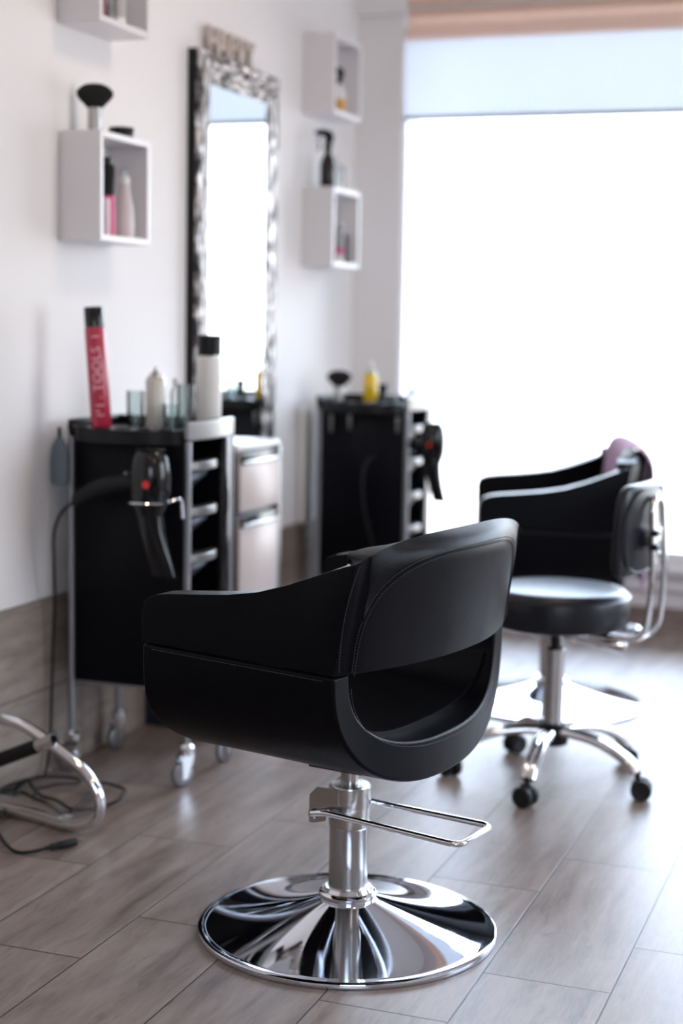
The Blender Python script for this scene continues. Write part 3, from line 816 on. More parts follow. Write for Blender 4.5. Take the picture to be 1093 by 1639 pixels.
# ------------------------------------------------------------------ salon trolley
def make_trolley(label):
    t = thing('salon_trolley', label, 'trolley', (0, 0, 0), 0, 'black salon trolleys')
    X0, X1, Y0, Y1 = -0.168, 0.168, -0.13, 0.13
    for (x, y) in ((X0, Y0), (X1, Y0), (X0, Y1), (X1, Y1)):
        bm = new_bm(); tube(bm, [(x, y, 0.098), (x, y, 0.895)], 0.0095, 14); p = obj('post', bm, M['grey_post'], t)
        sw = {(X0, Y0): 20, (X1, Y0): 60, (X0, Y1): 80, (X1, Y1): 75}[(x, y)]
        bm = new_bm()
        rot = T(x, y, 0) @ RZ(sw)
        lathe(bm, [(0.0, 0.112), (0.014, 0.112), (0.021, 0.104), (0.021, 0.088), (0.014, 0.082), (0, 0.082)], 20, rot)
        for sd in (-1, 1):
            prism(bm, [(-0.02, 0.085), (0.018, 0.085), (-0.004, 0.022), (-0.020, 0.022)], 0.003, rot @ T(0, sd*0.0145+0.0015, 0) @ RX(90))
        c_ = obj('caster', bm, M['chrome'], p)
        bm = new_bm(); lathe(bm, [(0.006, -0.009), (0.024, -0.010), (0.031, -0.008), (0.033, -0.004), (0.033, 0.004), (0.031, 0.008), (0.024, 0.010), (0.006, 0.009)], 28, rot @ T(-0.012, 0, 0.033) @ RX(90))
        o = obj('wheel', bm, M['grey_post'], p)
    bm = new_bm(); box(bm, (0, Y0+0.004, 0.575), (0.315, 0.012, 0.65), 0.003); obj('front_panel', bm, M['panel'], t)
    bm = new_bm(); box(bm, (0, Y1-0.004, 0.575), (0.315, 0.012, 0.65), 0.003); obj('rear_panel', bm, M['panel'], t)
    bm = new_bm(); box(bm, (X0+0.012, 0, 0.575), (0.010, 0.24, 0.65), 0.003); obj('side_panel', bm, M['panel'], t)
    bm = new_bm(); box(bm, (0, 0, 0.247), (0.34, 0.262, 0.008), 0.002); obj('bottom_shelf', bm, M['grey_post'], t)
    # black upright of the open side
    bm = new_bm(); box(bm, (X1-0.006, Y1-0.032, 0.575), (0.03, 0.05, 0.65), 0.012); obj('side_pillar', bm, M['gloss_black'], t)
    # tool top
    bm = new_bm(); box(bm, (0, 0, 0.905), (0.35, 0.275, 0.020), 0.006)
    box(bm, (X0-0.002, 0, 0.925), (0.012, 0.275, 0.03), 0.004); box(bm, (0, Y1+0.004, 0.925), (0.35, 0.010, 0.03), 0.004); obj('top_tray', bm, M['black_plastic'], t)
    bm = new_bm()
    pl = []
    for k in range(21):
        ph = PI*k/20; pl.append((-0.155+0.31*k/20, -0.132-0.075*math.sin(ph)**0.6))
    pl = [(-0.165, -0.128)]+pl+[(0.150, -0.128)]
    prism(bm, pl, 0.036, T(0, 0, 0.886)); tool = obj('tool_holder', bm, M['black_plastic'], t, bevel=0.004)
    bm = new_bm()
    for x in (-0.12, -0.06, 0.0, 0.06, 0.12):
        pth = [(x+0.019*math.cos(a), -0.163+0.017*math.sin(a), 0.9235) for a in [2*PI*j/24 for j in range(24)]]
        tube(bm, pth, 0.0028, 8, closed=True)
        lathe(bm, [(0.0165, 0), (0.0165, 0.0012)], 20, T(x, -0.163, 0.9215))
    obj('holder_ring', bm, M['gloss_black'], tool)
    bm = new_bm()
    # silver side rail of the top, gently bowed
    o_ = []
    for k in range(13):
        s = k/12; y = Y0-0.012+(Y1-Y0+0.024)*s; bow = 0.016*math.sin(PI*s)
        o_.append((y, bow))
    outl = [(X1-0.006, o_[0][0])]+[(X1+0.006+b_, y) for y, b_ in o_]+[(X1-0.006, o_[-1][0])]
    prism(bm, outl, 0.048, T(0, 0, 0.897)); obj('side_rail', bm, M['silver'], t, bevel=0.004)
    # drawers
    for i, z in enumerate((0.83, 0.712, 0.590, 0.470, 0.350)):
        bm = new_bm()
        rr = [(0.0, 1.0, 1.0), (-0.03, 0.96, 0.95), (-0.062, 0.72, 0.85), (-0.078, 0.55, 0.80)]
        rows = []
        for dz, fx, fy in rr:
            row = []
            for k in range(32):
                a = 2*PI*k/32
                xx = math.copysign(abs(math.cos(a))**0.45, math.cos(a)); yy = math.copysign(abs(math.sin(a))**0.45, math.sin(a))
                row.append(Vector((0.012+0.148*xx*fx, -0.030+0.085*yy*fy, z+dz)))
            rows.append(row)
        V = grid(bm, rows, wrap=True); bm.faces.new(V[-1])
        d = obj('drawer', bm, M['tray_grey'], t)
        sd = d.modifiers.new('solid', 'SOLIDIFY'); sd.thickness = 0.003
        bm = new_bm()
        outl = []
        for k in range(13):
            s = k/12; outl.append((0.155+0.028*math.sin(PI*s)**0.7, -0.108+0.172*s))
        outl = [(0.146, -0.108)]+outl+[(0.146, 0.064)]
        prism(bm, outl, 0.022, T(0, 0, z-0.012)); obj('handle', bm, M['silver'], d, bevel=0.004)
    # wire ring for the dryer on the front
    bm = new_bm()
    ring = [(0.094+0.050*math.cos(a), -0.205+0.050*math.sin(a), 0.745) for a in [2*PI*j/36 for j in range(36)]]
    tube(bm, ring, 0.0032, 8, closed=True)
    tube(bm, fillet([(0.143, -0.195, 0.745), (0.155, -0.175, 0.752), (0.160, -0.150, 0.752), (0.160, -0.142, 0.70)], 0.012), 0.0035, 8)
    obj('dryer_ring', bm, M['chrome'], t)
    return t
T1 = make_trolley('black salon trolley against the left wall with red can on top and silver-handled trays')
T1.location = (-1.922, 3.775, 0)
T2 = copy_tree(T1)
T2['label'] = 'black salon trolley farther back near the window, yellow bottle on top'
T2.location = (-1.893, 5.49, 0)
# the far trolley carries its dryer ring on the right-hand side
for ch in T2.children:
    if ch.name.startswith('dryer_ring'):
        ch.rotation_euler = (0, 0, R(90)); ch.location = (0.0, -0.14, 0.04)

# ------------------------------------------------------------------ hair dryers
def make_dryer(label):
    t = thing('hair_dryer', label, 'hair dryer', (0, 0, 0), 0, 'black hair dryers')
    bm = new_bm()
    lathe(bm, [(0.0, 0.110), (0.026, 0.109), (0.034, 0.104), (0.040, 0.092), (0.0445, 0.065), (0.0455, 0.04), (0.0445, 0.012), (0.042, -0.004), (0.036, -0.02), (0.031, -0.035)], 36, cap1=True)
    body = obj('barrel', bm, M['gloss_black'], t)
    bm = new_bm()
    for k in range(5): lathe(bm, [(0.006+0.006*k, 0.1085), (0.0085+0.006*k, 0.1115), (0.009+0.006*k, 0.1085)], 28)
    obj('intake_grille', bm, M['black_plastic'], body)
    bm = new_bm(); lathe(bm, [(0.0, 0), (0.009, 0.001), (0.009, 0.003), (0, 0.0035)], 18, T(0.012, -0.0435, 0.036) @ RX(88)); obj('badge', bm, M['red_badge'], body)['label'] = 'round red badge'
    bm = new_bm()
    rows = []
    for (z, rx, ry, ox) in ((-0.03, 0.031, 0.031, 0.0), (-0.07, 0.028, 0.027, 0.006), (-0.11, 0.027, 0.020, 0.016), (-0.15, 0.028, 0.012, 0.028), (-0.168, 0.028, 0.009, 0.033)):
        rows.append([Vector((ox+rx*math.cos(2*PI*k/28), ry*math.sin(2*PI*k/28), z)) for k in range(28)])
    V = grid(bm, rows, wrap=True); bm.faces.new(V[0]); bm.faces.new(V[-1]); obj('nozzle', bm, M['gloss_black'], t)
    bm = new_bm()
    pth = smooth_path([(-0.03, 0, 0.034), (-0.075, 0, 0.030), (-0.12, 0, 0.018), (-0.165, 0, -0.004), (-0.185, 0, -0.016)], 6)
    tube(bm, pth, lambda s: 0.0165+0.004*math.sin(s*PI)-0.004*s, 18, flat=(1, 1.15)); h = obj('handle', bm, M['black_plastic'], t)
    bm = new_bm(); box(bm, (-0.055, 0, 0.0545), (0.010, 0.024, 0.006), 0.002, RY(6)); obj('switch', bm, M['silver'], h)
    return t
D1 = make_dryer('black hair dryer hanging nozzle down in the wire ring of the near trolley')
D1.location = (-1.822, 3.57, 0.752); D1.scale = (1.15, 1.15, 1.15)
D2 = copy_tree(D1); D2['label'] = 'black hair dryer hanging on the right side of the far trolley'
D2.location = (-1.642, 5.40, 0.745); D2.rotation_euler = (0, 0, R(-14)); D2.scale = (1, 1, 1)
# cords
cp = [(0.175, 0, -0.012)]
c1 = [(-2.035, 3.57, 0.736), (-2.070, 3.56, 0.705), (-2.092, 3.56, 0.65), (-2.098, 3.57, 0.56), (-2.108, 3.59, 0.45), (-2.120, 3.60, 0.33), (-2.125, 3.60, 0.2), (-2.125, 3.59, 0.08), (-2.12, 3.56, 0.014)]
coil = [(-2.12, 3.52, 0.014), (-2.115, 3.449, 0.02), (-2.104, 3.384, 0.008), (-2.041, 3.306, 0.014), (-1.968, 3.248, 0.02), (-1.926, 3.268, 0.008), (-1.893, 3.273, 0.014), (-1.884, 3.32, 0.02), (-1.941, 3.481, 0.008), (-1.951, 3.519, 0.014), (-1.916, 3.522, 0.02), (-1.87, 3.528, 0.008), (-1.847, 3.477, 0.014), (-1.822, 3.406, 0.02), (-1.849, 3.375, 0.008), (-1.862, 3.333, 0.014), (-1.893, 3.298, 0.02), (-1.963, 3.35, 0.018), (-2.02, 3.376, 0.014), (-2.07, 3.416, 0.02), (-2.11, 3.45, 0.026), (-2.12, 3.41, 0.014), (-2.11, 3.30, 0.02), (-2.073, 3.221, 0.008), (-2.028, 3.197, 0.014), (-2.051, 3.269, 0.022), (-2.066, 3.347, 0.026), (-2.017, 3.329, 0.024), (-1.936, 3.285, 0.026), (-1.925, 3.27, 0.02), (-1.945, 3.250, 0.014), (-1.981, 3.277, 0.02), (-2.039, 3.377, 0.028), (-2.034, 3.412, 0.026), (-2.014, 3.449, 0.026), (-1.994, 3.515, 0.014), (-2.029, 3.549, 0.014), (-2.10, 3.50, 0.02), (-2.12, 3.38, 0.026), (-2.10, 3.24, 0.014), (-2.018, 3.148, 0.02), (-1.979, 3.110, 0.008), (-1.907, 3.035, 0.008), (-1.860, 3.003, 0.008), (-1.831, 3.021, 0.008), (-1.812, 3.048, 0.010)]
bm = new_bm(); tube(bm, smooth_path(c1+coil, 6), 0.0042, 8)
cord = obj('power_cord', bm, M['rubber']); 
cord.parent = D1; bpy.context.view_layer.update(); cord.matrix_parent_inverse = D1.matrix_world.inverted()
bm = new_bm()
d = Vector((0.55, 0.83, 0.03)).normalized(); p0 = Vector((-1.814, 3.045, 0.010))
tube(bm, [p0+d*s for s in (0, 0.012, 0.014, 0.03, 0.032, 0.05, 0.06, 0.078)], lambda s: [0.005, 0.006, 0.008, 0.008, 0.009, 0.0095, 0.0095, 0.008][min(7, int(s*7.01))], 12)
pg = obj('plug', bm, M['rubber'], cord)
bm = new_bm()
for o_ in (-0.004, 0.004):
    n = Vector((-d.y, d.x, 0))*o_; tube(bm, [p0+n+d*0.076+Vector((0, 0, 0.001)), p0+n+d*0.098+Vector((0, 0, 0.001))], 0.0018, 8)
obj('plug_pin', bm, M['chrome'], cord)
bm = new_bm()
c2 = [(-1.808, 5.445, 0.729), (-1.84, 5.35, 0.735), (-1.86, 5.30, 0.70), (-1.862, 5.285, 0.63), (-1.85, 5.285, 0.53), (-1.82, 5.28, 0.43), (-1.79, 5.28, 0.30), (-1.77, 5.27, 0.12), (-1.76, 5.22, 0.006), (-1.80, 5.10, 0.006), (-1.95, 5.0, 0.006), (-2.08, 5.1, 0.006)]
tube(bm, smooth_path(c2, 8), 0.0042, 8); k2 = obj('power_cord', bm, M['rubber'])
k2.parent = D2; bpy.context.view_layer.update(); k2.matrix_parent_inverse = D2.matrix_world.inverted()

# ------------------------------------------------------------------ things on and around the trolleys
def bottle(name, label, cat, loc, parts, group=None, rz=0, tilt=None):
    """parts: list of (part_name, profile, material)"""
    t = thing(name, label, cat, loc, rz, group)
    if tilt: t.rotation_euler = tilt
    for pn, prof, m_ in parts:
        bm = new_bm(); lathe(bm, prof, 32); obj(pn, bm, m_, t)
    return t
red = bottle('hairspray_can', 'tall crimson hairspray can with black cap leaning on the near trolley', 'spray can', (-1.985, 3.615, 0.924), [
    ('can', [(0.0, 0), (0.025, 0), (0.0265, 0.003), (0.0265, 0.250), (0.0245, 0.254), (0.0, 0.254)], M['red']),
    ('cap', [(0.0, 0.2545), (0.025, 0.2545), (0.025, 0.302), (0.024, 0.306), (0, 0.306)], M['gloss_black'])], tilt=(0, R(-4.5), 0))
def wrap_text(txt, size, r, zc, parent, m_, ang0, name, vertical=True):
    cu = bpy.data.curves.new(name, 'FONT'); cu.body = txt; cu.size = size; cu.align_x = 'CENTER'; cu.align_y = 'CENTER'; cu.extrude = 0.0; cu.resolution_u = 3
    o = bpy.data.objects.new(name, cu); COL.objects.link(o); bpy.context.view_layer.update()
    dg = bpy.context.evaluated_depsgraph_get(); me = bpy.data.meshes.new_from_object(o.evaluated_get(dg))
    COL.objects.unlink(o); bpy.data.objects.remove(o)
    tb = bmesh.new(); tb.from_mesh(me)
    bmesh.ops.triangulate(tb, faces=tb.faces)
    for _ in range(4):
        es = [e for e in tb.edges if e.calc_length() > 0.0035]
        if es: bmesh.ops.subdivide_edges(tb, edges=es, cuts=1); bmesh.ops.triangulate(tb, faces=tb.faces)
    tb.to_mesh(me); tb.free()
    for v in me.vertices:
        x, y = v.co.x, v.co.y
        if vertical: h, w = x, y            # reads bottom to top: text x -> up, text y -> left
        else: h, w = y, -x
        a = ang0-w/r
        v.co = (r*math.cos(a), r*math.sin(a), zc+h)
    me.materials.append(m_)
    ob = bpy.data.objects.new(name, me); COL.objects.link(ob); ob.parent = parent
    return ob
ANG = R(-62)
wrap_text('TOOLS', 0.036, 0.0271, 0.148, red, M['pink_print'], ANG, 'lettering')
bm = new_bm()
for (z0, w_, da) in ((0.229, 0.016, 0), (0.075, 0.004, 0.2), (0.055, 0.016, 0), (0.040, 0.008, -.2), (0.030, 0.014, 0)):
    n = 8
    rowa = []; rowb = []
    for k in range(n+1):
        a = ANG+da+(k/n-0.5)*w_/0.0269*1.3
        rowa.append(Vector((0.0269*math.cos(a), 0.0269*math.sin(a), z0))); rowb.append(Vector((0.0269*math.cos(a), 0.0269*math.sin(a), z0+0.003)))
    grid(bm, [rowa, rowb])
obj('print_mark', bm, M['pink_print'], red)

bottle('spray_can', 'white spray can with black cap at the right of the near trolley top', 'spray can', (-1.800, 3.866, 0.9155), [
    ('can', [(0, 0), (0.031, 0), (0.0325, 0.003), (0.0325, 0.185), (0.027, 0.192), (0, 0.193)], M['white_plastic']),
    ('cap', [(0, 0.1935), (0.0315, 0.1935), (0.0315, 0.243), (0.027, 0.247), (0, 0.247)], M['black_plastic'])])
bottle('small_spray_can', 'short cream metal can with cone top in the middle of the near trolley', 'spray can', (-1.935, 3.82, 0.915), [
    ('can', [(0, 0), (0.026, 0), (0.0275, 0.003), (0.0275, 0.125), (0.0245, 0.130)], M['cream']),
    ('shoulder', [(0.0245, 0.128), (0.023, 0.134), (0.012, 0.147), (0.006, 0.150), (0.006, 0.160), (0, 0.161)], M['steel'])])
def cup(label, loc, r, h, name='clear_cup', m_='clear'):
    bm = new_bm(); lathe(bm, [(0, 0), (r*0.92, 0), (r*0.94, 0.002), (r, h), (r-0.0022, h), (r*0.92-0.0022, 0.004), (0, 0.004)], 28)
    o = obj(name, bm, M[m_], None, loc=loc); return tag(o, label, 'cup')
cup('clear plastic cup left of the cream can on the near trolley', (-1.995, 3.82, 0.915), 0.024, 0.095)
cup('tall clear tumbler between the cream can and the white can', (-1.866, 3.862, 0.9155), 0.024, 0.115)
cup('low clear beaker beside the white spray can', (-1.878, 3.80, 0.915), 0.022, 0.065)
bottle('clear_pump_bottle', 'slim clear bottle with white cap behind the white spray can', 'bottle', (-1.908, 3.886, 0.9155), [
    ('body', [(0, 0), (0.014, 0), (0.015, 0.003), (0.015, 0.09), (0.008, 0.105)], M['clear']), ('cap', [(0, 0.105), (0.009, 0.105), (0.009, 0.128), (0, 0.129)], M['white_plastic'])])
# silver clips hooked over the far trolley's front edge
for i, (x, ln) in enumerate(((-2.005, 0.062), (-1.935, 0.050), (-1.755, 0.055))):
    t = thing('hair_clip', 'silver hair clip hooked over the front rim of the far trolley', 'hair clip', (x, 5.346, 0.875), 0, 'hair clips on the far trolley')
    bm = new_bm(); box(bm, (0, -0.004, -ln/2), (0.011, 0.004, ln), 0.0015); box(bm, (0, -0.0095, -ln/2+0.004), (0.010, 0.003, ln-0.008), 0.001, RX(2)); obj('jaw', bm, M['silver'], t)
    bm = new_bm(); tube(bm, [(-0.004, -0.007, -0.006), (0.004, -0.007, -0.006)], 0.004, 10); obj('spring', bm, M['chrome'], t)
# grey brush hanging at the trolley's left
t = thing('paddle_brush', 'grey-blue paddle brush hanging at the left edge of the near trolley', 'brush', (-2.105, 3.61, 0.77))
bm = new_bm()
rows = []
for z, w_ in ((0.0, 0.022), (0.01, 0.026), (0.06, 0.027), (0.10, 0.022), (0.118, 0.012), (0.122, 0.008)):
    rows.append([Vector((w_*math.cos(2*PI*k/20), 0.010*math.sin(2*PI*k/20), z)) for k in range(20)])
V = grid(bm, rows, wrap=True); bm.faces.new(V[0]); bm.faces.new(V[-1]); obj('head', bm, M['grey_blue'], t)
bm = new_bm(); tube(bm, [(0, 0, 0.12), (0, 0, 0.15)], 0.005, 10); obj('hanger', bm, M['black_plastic'], t)

# powder brushes: ringed handle and dark bristles
def neck_brush(label, loc, s=1.0):
    t = thing('neck_brush', label, 'brush', loc, 0, 'neck duster brushes')
    prof = [(0, 0), (0.0185, 0)]
    for k in range(6): prof += [(0.020, 0.002+0.0095*k), (0.020, 0.0075+0.0095*k), (0.0175, 0.0085+0.0095*k), (0.0175, 0.0105+0.0095*k)]
    prof += [(0.020, 0.060), (0.020, 0.064), (0, 0.064)]
    bm = new_bm(); lathe(bm, prof, 28); obj('handle', bm, M['steel'], t)
    bm = new_bm()
    rows = []
    for z, rx, ry in ((0.062, 0.017, 0.012), (0.074, 0.028, 0.015), (0.088, 0.042, 0.019), (0.098, 0.0475, 0.020), (0.108, 0.046, 0.019), (0.118, 0.036, 0.016), (0.124, 0.022, 0.010), (0.126, 0.008, 0.004)):
        rows.append([Vector((ry*math.cos(2*PI*k/48), rx*math.sin(2*PI*k/48)*(1+0.02*math.sin(k*7)), z+0.0012*math.sin(k*5))) for k in range(48)])
    V = grid(bm, rows, wrap=True); bm.faces.new(V[-1]); bm.faces.new(V[0]); obj('bristles', bm, M['bristle'], t)
    return t
nb1 = neck_brush('black bristled neck brush with ringed handle standing on the left wall box', (-2.088, 3.765, 1.681))
nb1.rotation_euler = (0, 0, R(-65))
nb2 = copy_tree(nb1); nb2['label'] = 'black neck brush standing at the left of the far trolley top'
nb2.location = (-2.000, 5.40, 0.915); nb2.rotation_euler = (0, 0, R(-75)); nb2.scale = (0.92, 0.92, 0.92)
t = bottle('yellow_bottle', 'yellow bottle with pale cap on the far trolley', 'bottle', (-1.905, 5.47, 0.915), [
    ('body', [(0, 0), (0.024, 0), (0.026, 0.003), (0.026, 0.095), (0.022, 0.103)], M['yellow']),
    ('neck', [(0.022, 0.103), (0.012, 0.115), (0.011, 0.128), (0.0, 0.13)], M['clear']), ('cap', [(0.0, 0.13), (0.010, 0.13), (0.006, 0.15), (0, 0.151)], M['white_plastic'])])
bottle('dark_jar_bottle', 'dark squat bottle with flat black cap on the far trolley', 'bottle', (-1.84, 5.42, 0.915), [
    ('body', [(0, 0), (0.022, 0), (0.024, 0.004), (0.022, 0.022), (0.012, 0.04)], M['gloss_black']), ('cap', [(0, 0.04), (0.015, 0.04), (0.017, 0.072), (0, 0.073)], M['black_plastic'])])
cup('clear glass bowl right of the dark bottle on the far trolley', (-1.795, 5.44, 0.915), 0.026, 0.03, 'glass_bowl')
cup('small clear tumbler at the right rear of the far trolley', (-1.765, 5.53, 0.915), 0.020, 0.07, 'clear_tumbler')
bm = new_bm(); 
for s_ in (-1, 1):
    tube(bm, [(0, 0, 0), (0.0, 0.012*s_, 0.012), (0.0, 0.05*s_*0.2, 0.085)], 0.004, 8); tube(bm, [(0.0, 0.013*s_+0.008*math.cos(a), 0.008+0.008*math.sin(a)) for a in [2*PI*j/14 for j in range(14)]], 0.0025, 6, closed=True)
sc_ = obj('scissors', bm, M['chrome'], None, loc=(-1.775, 5.47, 0.925), rot=(R(-30), R(35), 0)); tag(sc_, 'pair of chrome scissors leaning at the right of the far trolley top', 'scissors')

# ------------------------------------------------------------------ cabinet under the mirror
cb = thing('drawer_cabinet', 'low cabinet with pale drawer fronts and chrome handles behind the near trolley', 'cabinet', (-1.998, 4.325, 0))
y0, y1, xf_, zt = -0.160, 0.155, 0.148, 0.845
bm = new_bm(); box(bm, (-0.0, 0, 0.415), (0.285, 0.315, 0.83), 0.003); obj('body', bm, M['navy'], cb)
bm = new_bm(); box(bm, (0.0, 0.0, 0.8385), (0.300, 0.325, 0.017), 0.003); obj('top', bm, M['white_plastic'], cb)
bm = new_bm(); box(bm, (xf_, y1-0.006, 0.42), (0.014, 0.024, 0.82), 0.003); obj('stile', bm, M['silver'], cb)
for z0, z1 in ((0.648, 0.826), (0.34, 0.642), (0.03, 0.33)):
    bm = new_bm(); box(bm, (xf_+0.002, -0.012, (z0+z1)/2), (0.016, 0.285, z1-z0-0.010), 0.003); d = obj('drawer', bm, M['rose_wood'], cb)
    bm = new_bm(); box(bm, (xf_+0.0085, -0.012, z1-0.020), (0.006, 0.284, 0.030), 0.001); obj('grip_recess', bm, M['gloss_black'], d)
    bm = new_bm(); box(bm, (xf_+0.016, -0.012, z1-0.030), (0.010, 0.284, 0.010), 0.003); obj('handle', bm, M['steel'], d)

# ------------------------------------------------------------------ mirror with hammered frame
mi = thing('wall_mirror', 'tall wall mirror in a hammered silver frame', 'mirror', (WX, 4.755, 0.0))
MY0, MY1, MZ0, MZ1, FW = -0.312, 0.312, 0.52, 2.012, 0.095
bm = new_bm(); box(bm, (0.015, 0, (MZ0+MZ1)/2), (0.030, MY1-MY0, MZ1-MZ0), 0.002); obj('backing', bm, M['black_plastic'], mi)
bm = new_bm()
prof = [(0.030, 0.0), (0.040, 0.004), (0.046, 0.02), (0.045, 0.04), (0.040, 0.06), (0.037, 0.08), (0.033, FW), (0.030, FW)]
loops = []
for (xx, ins) in prof:
    loops.append([Vector((xx, MY0+ins, MZ0+ins)), Vector((xx, MY1-ins, MZ0+ins)), Vector((xx, MY1-ins, MZ1-ins)), Vector((xx, MY0+ins, MZ1-ins))])
V = grid(bm, loops, wrap=True)
bm.faces.ensure_lookup_table()
for i_, f in enumerate(bm.faces): f.material_index = 1 if i_ % 4 in (0, 2) else 0
obj('frame', bm, [M['hammered'], M['hammered_b']], mi, angle=45)
bm = new_bm(); box(bm, (0.0308, 0, (MZ0+MZ1)/2), (0.003, MY1-MY0-2*FW+0.004, MZ1-MZ0-2*FW+0.004)); obj('mirror_glass', bm, M['mirror'], mi, smooth=False)
# wooden word on top of the frame
wd = thing('letter_sign', 'small weathered wooden letters spelling HAPPY on top of the mirror frame', 'sign', (WX+0.02, 4.70, MZ1+0.001))
def letter(ch, y, size, parent):
    cu = bpy.data.curves.new('letter', 'FONT'); cu.body = ch; cu.size = size; cu.align_x = 'CENTER'; cu.extrude = 0.008; cu.offset = 0.003; cu.resolution_u = 4
    o = bpy.data.objects.new('letter', cu); COL.objects.link(o); bpy.context.view_layer.update()
    me = bpy.data.meshes.new_from_object(o.evaluated_get(bpy.context.evaluated_depsgraph_get()))
    COL.objects.unlink(o); bpy.data.objects.remove(o)
    zmin = min(v.co.y for v in me.vertices)
    for v in me.vertices: v.co.y -= zmin
    me.transform(Matrix(((0, 0, 1, 0), (1, 0, 0, 0), (0, 1, 0, 0), (0, 0, 0, 1))))
    me.materials.append(M['beige_wood'])
    ob = bpy.data.objects.new('letter', me); COL.objects.link(ob); ob.parent = parent; ob.location = (0, y, 0)
for i, ch in enumerate('HAPPY'): letter(ch, -0.128+0.070*i, 0.112, wd)

# ------------------------------------------------------------------ box shelves
def make_box(label, y0, z0, w_=0.28, h=0.28, d=0.122):
    t = thing('box_shelf', label, 'shelf', (WX, y0+w_/2, z0), 0, 'white box shelves')
    th = 0.017
    for nm, c, s in (('side_board', (d/2, -w_/2+th/2, h/2), (d, th, h)), ('side_board', (d/2, w_/2-th/2, h/2), (d, th, h)),
                     ('top_board', (d/2, 0, h-th/2), (d, w_-2*th, th)), ('bottom_board', (d/2, 0, th/2), (d, w_-2*th, th)), ('back_board', (0.004, 0, h/2), (0.007, w_-2*th, h-2*th))):
        bm = new_bm(); box(bm, c, s, 0.0015, seg=1); obj(nm, bm, M['white_paint'], t)
    return t
b1 = make_box('white open box shelf on the left wall holding a white bottle, neck brush on top', 3.686, 1.400)
def box_copy(label, y0, z0):
    c = copy_tree(b1); c['label'] = label; c.location = (WX, y0+0.14, z0); return c
box_copy('white open box shelf cut off by the top left edge of the photo', 3.680, 1.950)
box_copy('white open box shelf high on the wall between mirror and window', 5.372, 1.935)
box_copy('white open box shelf right of the mirror, black spray bottle on top', 5.385, 1.402)
ZB = 1.4175
bottle('mousse_can', 'black and pink can standing inside the left wall box', 'spray can', (-2.068, 3.800, ZB), [
    ('can', [(0, 0), (0.0175, 0), (0.0185, 0.003), (0.0185, 0.105)], M['pink']), ('upper_can', [(0.0185, 0.105), (0.0185, 0.178), (0.014, 0.186)], M['black_plastic']),
    ('cap', [(0.013, 0.186), (0.013, 0.205), (0, 0.206)], M['gloss_black'])])
bottle('curvy_white_bottle', 'white waisted bottle with white cap inside the left wall box', 'bottle', (-2.075, 3.903, ZB), [
    ('body', [(0, 0), (0.026, 0), (0.0275, 0.004), (0.0285, 0.04), (0.0265, 0.08), (0.018, 0.12), (0.0145, 0.145)], mat('pearl_white', (0.66, 0.60, 0.62), 0.25)), ('collar', [(0.0155, 0.145), (0.0155, 0.163), (0.012, 0.165)], M['white_plastic']), ('cap', [(0.011, 0.165), (0.011, 0.180), (0.006, 0.186), (0, 0.187)], M['clear'])])
bottle('slim_tube', 'thin white tube at the front of the left wall box', 'tube', (-2.046, 3.752, ZB), [
    ('body', [(0, 0), (0.0085, 0), (0.009, 0.002), (0.009, 0.088), (0.007, 0.095), (0, 0.096)], mat('pale_pink_tube', (0.78, 0.62, 0.68), 0.4))])
bottle('wax_jar', 'flat black jar lying on top of the left wall box', 'jar', (-2.080, 3.895, 1.681), [
    ('jar', [(0, 0), (0.032, 0), (0.033, 0.002), (0.033, 0.014)], M['black_plastic']), ('lid', [(0.0345, 0.014), (0.0345, 0.027), (0.033, 0.029), (0, 0.029)], M['gloss_black'])])
ZA = 1.9675
bottle('shampoo_bottle', 'white bottle with grey print in the top left wall box', 'bottle', (-2.080, 3.855, ZA), [
    ('body', [(0, 0), (0.028, 0), (0.030, 0.004), (0.030, 0.12), (0.02, 0.145), (0.012, 0.15)], M['white_plastic']), ('label', [(0.0303, 0.02), (0.0303, 0.07)], mat('grey_print', (0.45, 0.42, 0.42), 0.5)), ('cap', [(0.012, 0.15), (0.012, 0.175), (0, 0.176)], M['white_plastic'])])
bottle('rose_bottle', 'slim brown-pink bottle at the left inside the top left wall box', 'bottle', (-2.075, 3.762, ZA), [
    ('body', [(0, 0), (0.017, 0), (0.018, 0.003), (0.018, 0.11), (0.01, 0.125)], mat('dusty_rose', (0.30, 0.13, 0.14), 0.4)), ('cap', [(0.01, 0.125), (0.01, 0.15), (0, 0.151)], M['white_plastic'])])
bottle('milky_bottle', 'small milky bottle in the middle of the top left wall box', 'bottle', (-2.060, 3.800, ZA), [
    ('body', [(0, 0), (0.013, 0), (0.014, 0.003), (0.014, 0.09), (0.008, 0.10)], M['clear']), ('cap', [(0.008, 0.10), (0.008, 0.12), (0, 0.121)], M['white_plastic'])])
